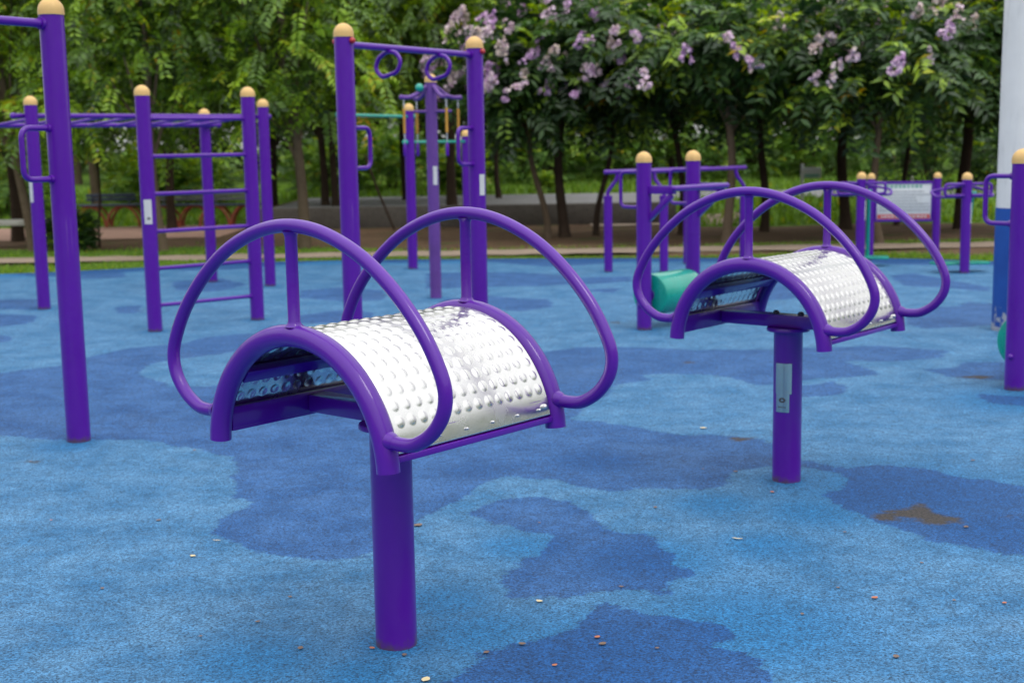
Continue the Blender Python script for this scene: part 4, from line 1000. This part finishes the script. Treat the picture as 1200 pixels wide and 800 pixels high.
# far wood closing the view
bl = []
r_ = random.Random(9)
for k in range(90):
    x = -34 + 68 * k / 89 + r_.uniform(-1, 1)
    for z in (1.5, 4.2, 7.2): bl.append((x, r_.uniform(50, 58), z + r_.uniform(-.5, .8) + 0.4, r_.uniform(1.3, 2.2), 1.6, r_.uniform(1.2, 1.9)))
for k in range(60):   # the park's trees go on round the playground
    a = R(60 + 240 * k / 59); q = 30 + r_.uniform(-2, 4)
    for z in (1.6, 4.4, 7.0): bl.append((q * math.sin(a), q * math.cos(a), z + r_.uniform(-.5, .8), r_.uniform(1.6, 2.6), r_.uniform(1.6, 2.6), r_.uniform(1.2, 1.9)))
wd = link(crown_mesh('far_wood', bl, 15000, 5, 0.95, 0.42, 0.2, 0.4, 91, lime=0.12), 'far_wood', M['leaf_far'], None, 0)
tag(wd, 'dense green wood closing the view behind all the trees', 'wood', kind='stuff')
# grass blades on the verges
def grass(name, n, sampler, h, label, seed, w=0.012):
    r = np.random.RandomState(seed); P = []
    while len(P) < n:
        p = sampler(r)
        if p: P.append(p)
    P = np.array(P); n = len(P); z = ground_z(P[:, 0], P[:, 1])
    a = r.uniform(0, 6.28, n); hh = h * r.uniform(0.5, 1.3, n); dx = np.cos(a) * w; dy = np.sin(a) * w; ln = r.normal(0, 0.4, (n, 2)) * hh[:, None]
    b0 = np.stack([P[:, 0] - dx, P[:, 1] - dy, z - 0.01], 1); b1 = np.stack([P[:, 0] + dx, P[:, 1] + dy, z - 0.01], 1); tp = np.stack([P[:, 0] + ln[:, 0], P[:, 1] + ln[:, 1], z + hh], 1)
    v = np.stack([b0, b1, tp], 1).reshape(-1, 3); f = np.arange(n * 3).reshape(-1, 3)
    o = link(fast_mesh(name, v, f, np.repeat(np.clip(r.normal(0.5, 0.2, n), 0, 0.84), 3)), name, M['grass'], None, 0)
    return tag(o, label, 'grass', kind='stuff')
def s_edge(r):
    x = r.uniform(-13, 13); lf = min(1, max(0, (-x - 1) / 3)); rg = min(1, max(0, (x - 2.5) / 2)); ey = float(edge_y(x)); wd_ = 0.3 + 1.2 * lf + 0.9 * rg
    y = ey + 0.02 + abs(r.normal(0, 0.5)) * wd_ if r.rand() < 0.3 else ey + r.uniform(0.02, 1) * wd_
    return (x, y) if y < 18.4 else None
grass('verge_grass', 30000, s_edge, 0.05, 'short bright grass verge along the blue rubber edge', 1)
def s_back(r):
    x = r.uniform(-13, 13); lf = min(1, max(0, (-x - 1) / 3)); y = 19.4 + abs(r.normal(0, 0.6)) * (0.35 + 0.9 * lf)
    return (x, y) if r.rand() < 0.25 + 0.75 * lf or x > 3 else None
grass('path_grass', 14000, s_back, 0.05, 'thin grass beyond the dusty path', 2)
def s_far(r):
    x = r.uniform(-16, 18); y = r.uniform(31, 38); 
    if x > WX1 and r.rand() < 0.35: y = r.uniform(24.3, 26.5)
    if x < WX0 and r.rand() < 0.5: y = r.uniform(27.4, 32)
    return (x, y)
grass('meadow_grass', 26000, s_far, 0.16, 'long bright meadow grass beyond the road', 3, 0.03)

# fallen leaves and scraps on the rubber
def litter_mesh(s, kind, seed):
    r = random.Random(seed); n = 5; vs = []; fs = []
    for i in range(n):
        f = i / (n - 1); wv = s * (0.10 if kind == 'straw' else 0.36) * math.sin(math.pi * (0.08 + 0.86 * f)) + 0.0008
        z = 0.003 + s * 0.07 * abs(f - 0.5) * r.uniform(0.6, 1.4)
        for q in (-1, 0, 1): vs.append((s * (f - 0.5), q * wv, z + (0.0 if q == 0 else s * 0.04)))
    for i in range(n - 1):
        for q in range(2): a = i * 3 + q; fs.append((a, a + 3, a + 4, a + 1))
    me = bpy.data.meshes.new('fallen_leaf'); me.from_pydata(vs, [], fs); return me
LIT = [(226, 652, .024, 'leaf', 'pale', 'pale fallen leaf left of the front drum post'), (254, 634, .03, 'straw', 'pale', 'thin straw above the pale leaf on the light blue patch'), (632, 705, .024, 'leaf', 'pale', 'yellow fallen leaf on the dark blue patch right of the front post'),
       (499, 797, .032, 'leaf', 'pale', 'pale fallen leaf at the bottom edge below the front post'), (824, 502, .035, 'leaf', 'pale', 'white scrap on the light blue patch left of the second drum post'), (864, 632, .04, 'straw', 'pale', 'long straw below the second drum'),
       (700, 747, .02, 'leaf', 'red', 'small reddish leaf scrap in the pair at the bottom'), (706, 755, .026, 'leaf', 'brown', 'brown leaf beside a reddish scrap at the bottom'), (490, 616, .04, 'leaf', 'brown', 'brown leaf just right of the front drum post'), (1025, 701, .024, 'leaf', 'red', 'orange leaf scrap in the light area below the worn patch')]
BR = [(302, 729), (612, 755), (570, 765), (235, 746), (228, 528), (36, 541), (862, 553), (824, 550), (1177, 707), (982, 689), (1118, 704), (990, 624), (728, 688), (632, 613), (120, 690), (186, 610), (352, 760), (768, 595), (1140, 540), (1050, 770), (770, 760), (940, 720), (60, 610), (1080, 660), (480, 575), (436, 760), (474, 768), (905, 577), (1132, 618), (650, 780), (340, 700)]
for i, (px, py) in enumerate(BR): LIT.append((px, py, rnd.uniform(.012, .024), 'leaf', rnd.choice(['brown', 'brown', 'brown', 'brown', 'red']), 'tiny brown leaf crumb lying on the blue rubber'))
for i, (px, py, s, k, m, lab) in enumerate(LIT):
    o = link(litter_mesh(s, k, i), 'fallen_leaf', M['litter_' + m], None, 40); x, y = gp(px, py)
    o.location = (x, y, 0.001); o.rotation_euler = (0, 0, rnd.uniform(0, 6.28)); tag(o, lab, 'fallen leaf', 'leaf litter on the rubber')

# ------------------------------------------------------------------ light, sky, camera
SUN_EL, SUN_AZ = R(58), R(140)       # azimuth clockwise from +Y: behind the camera to the right
sc = bpy.context.scene
wld = bpy.data.worlds.new('World'); sc.world = wld; wld.use_nodes = True
nt = wld.node_tree; bg = nt.nodes['Background']
sky = nt.nodes.new('ShaderNodeTexSky'); sky.sky_type = 'NISHITA'; sky.sun_disc = False
sky.sun_elevation = SUN_EL; sky.sun_rotation = SUN_AZ; sky.air_density = 1.0; sky.dust_density = 3.0
# overcast: a cloud sheet, brightest overhead, over most of the clear sky
hs = nt.nodes.new('ShaderNodeHueSaturation'); hs.inputs['Saturation'].default_value = 0.5
nt.links.new(sky.outputs[0], hs.inputs['Color'])
tcw = nt.nodes.new('ShaderNodeTexCoord'); nz = nt.nodes.new('ShaderNodeTexNoise'); nz.inputs['Scale'].default_value = 2.6; nz.inputs['Detail'].default_value = 6
nt.links.new(tcw.outputs['Generated'], nz.inputs['Vector'])
sx = nt.nodes.new('ShaderNodeSeparateXYZ'); nt.links.new(tcw.outputs['Generated'], sx.inputs[0])
CLOUD = 11.0
lum = math_(nt, 'MULTIPLY', maprange(nt, sx.outputs[2], 0.0, 1.0, CLOUD / 3, CLOUD), maprange(nt, nz.outputs['Fac'], 0.3, 0.7, 0.85, 1.15))
cmb = nt.nodes.new('ShaderNodeCombineColor')
for i, k in enumerate((1.0, 1.0, 1.005)): nt.links.new(math_(nt, 'MULTIPLY', lum, k), cmb.inputs[i])
nt.links.new(mixc(nt, maprange(nt, nz.outputs['Fac'], 0.35, 0.65, 0.97, 0.8), hs.outputs[0], cmb.outputs[0]), bg.inputs['Color'])
bg.inputs['Strength'].default_value = 0.15
sun = bpy.data.lights.new('sun', 'SUN'); sun.energy = 0.6; sun.angle = R(20); sun.color = (1, 0.96, 0.9)
so = bpy.data.objects.new('sun', sun); C.objects.link(so)
sd = Vector((math.sin(SUN_AZ) * math.cos(SUN_EL), math.cos(SUN_AZ) * math.cos(SUN_EL), math.sin(SUN_EL)))
so.rotation_euler = sd.to_track_quat('Z', 'Y').to_euler(); so.location = sd * 30

cam = bpy.data.cameras.new('camera'); co = bpy.data.objects.new('camera', cam); C.objects.link(co); sc.camera = co
cam.sensor_width = 36; cam.lens = F_PX / 1200 * 36; cam.clip_end = 2000; cam.clip_start = 0.05
co.matrix_world = Matrix.Translation((0, 0, CAM_H)) @ (Matrix.Rotation(R(90) - PITCH, 4, 'X') @ Matrix.Rotation(ROLL, 4, 'Z'))
cam.dof.use_dof = True; cam.dof.focus_distance = 3.75; cam.dof.aperture_fstop = 4.2
vs_ = sc.view_settings; sc.display_settings.display_device = 'sRGB'
vs_.view_transform = 'Standard'; vs_.look = 'None'; vs_.gamma = 1; vs_.exposure = 0.35; vs_.use_curve_mapping = False
sc.cycles.max_bounces = 8; sc.cycles.transparent_max_bounces = 4; sc.cycles.caustics_reflective = False; sc.cycles.caustics_refractive = False
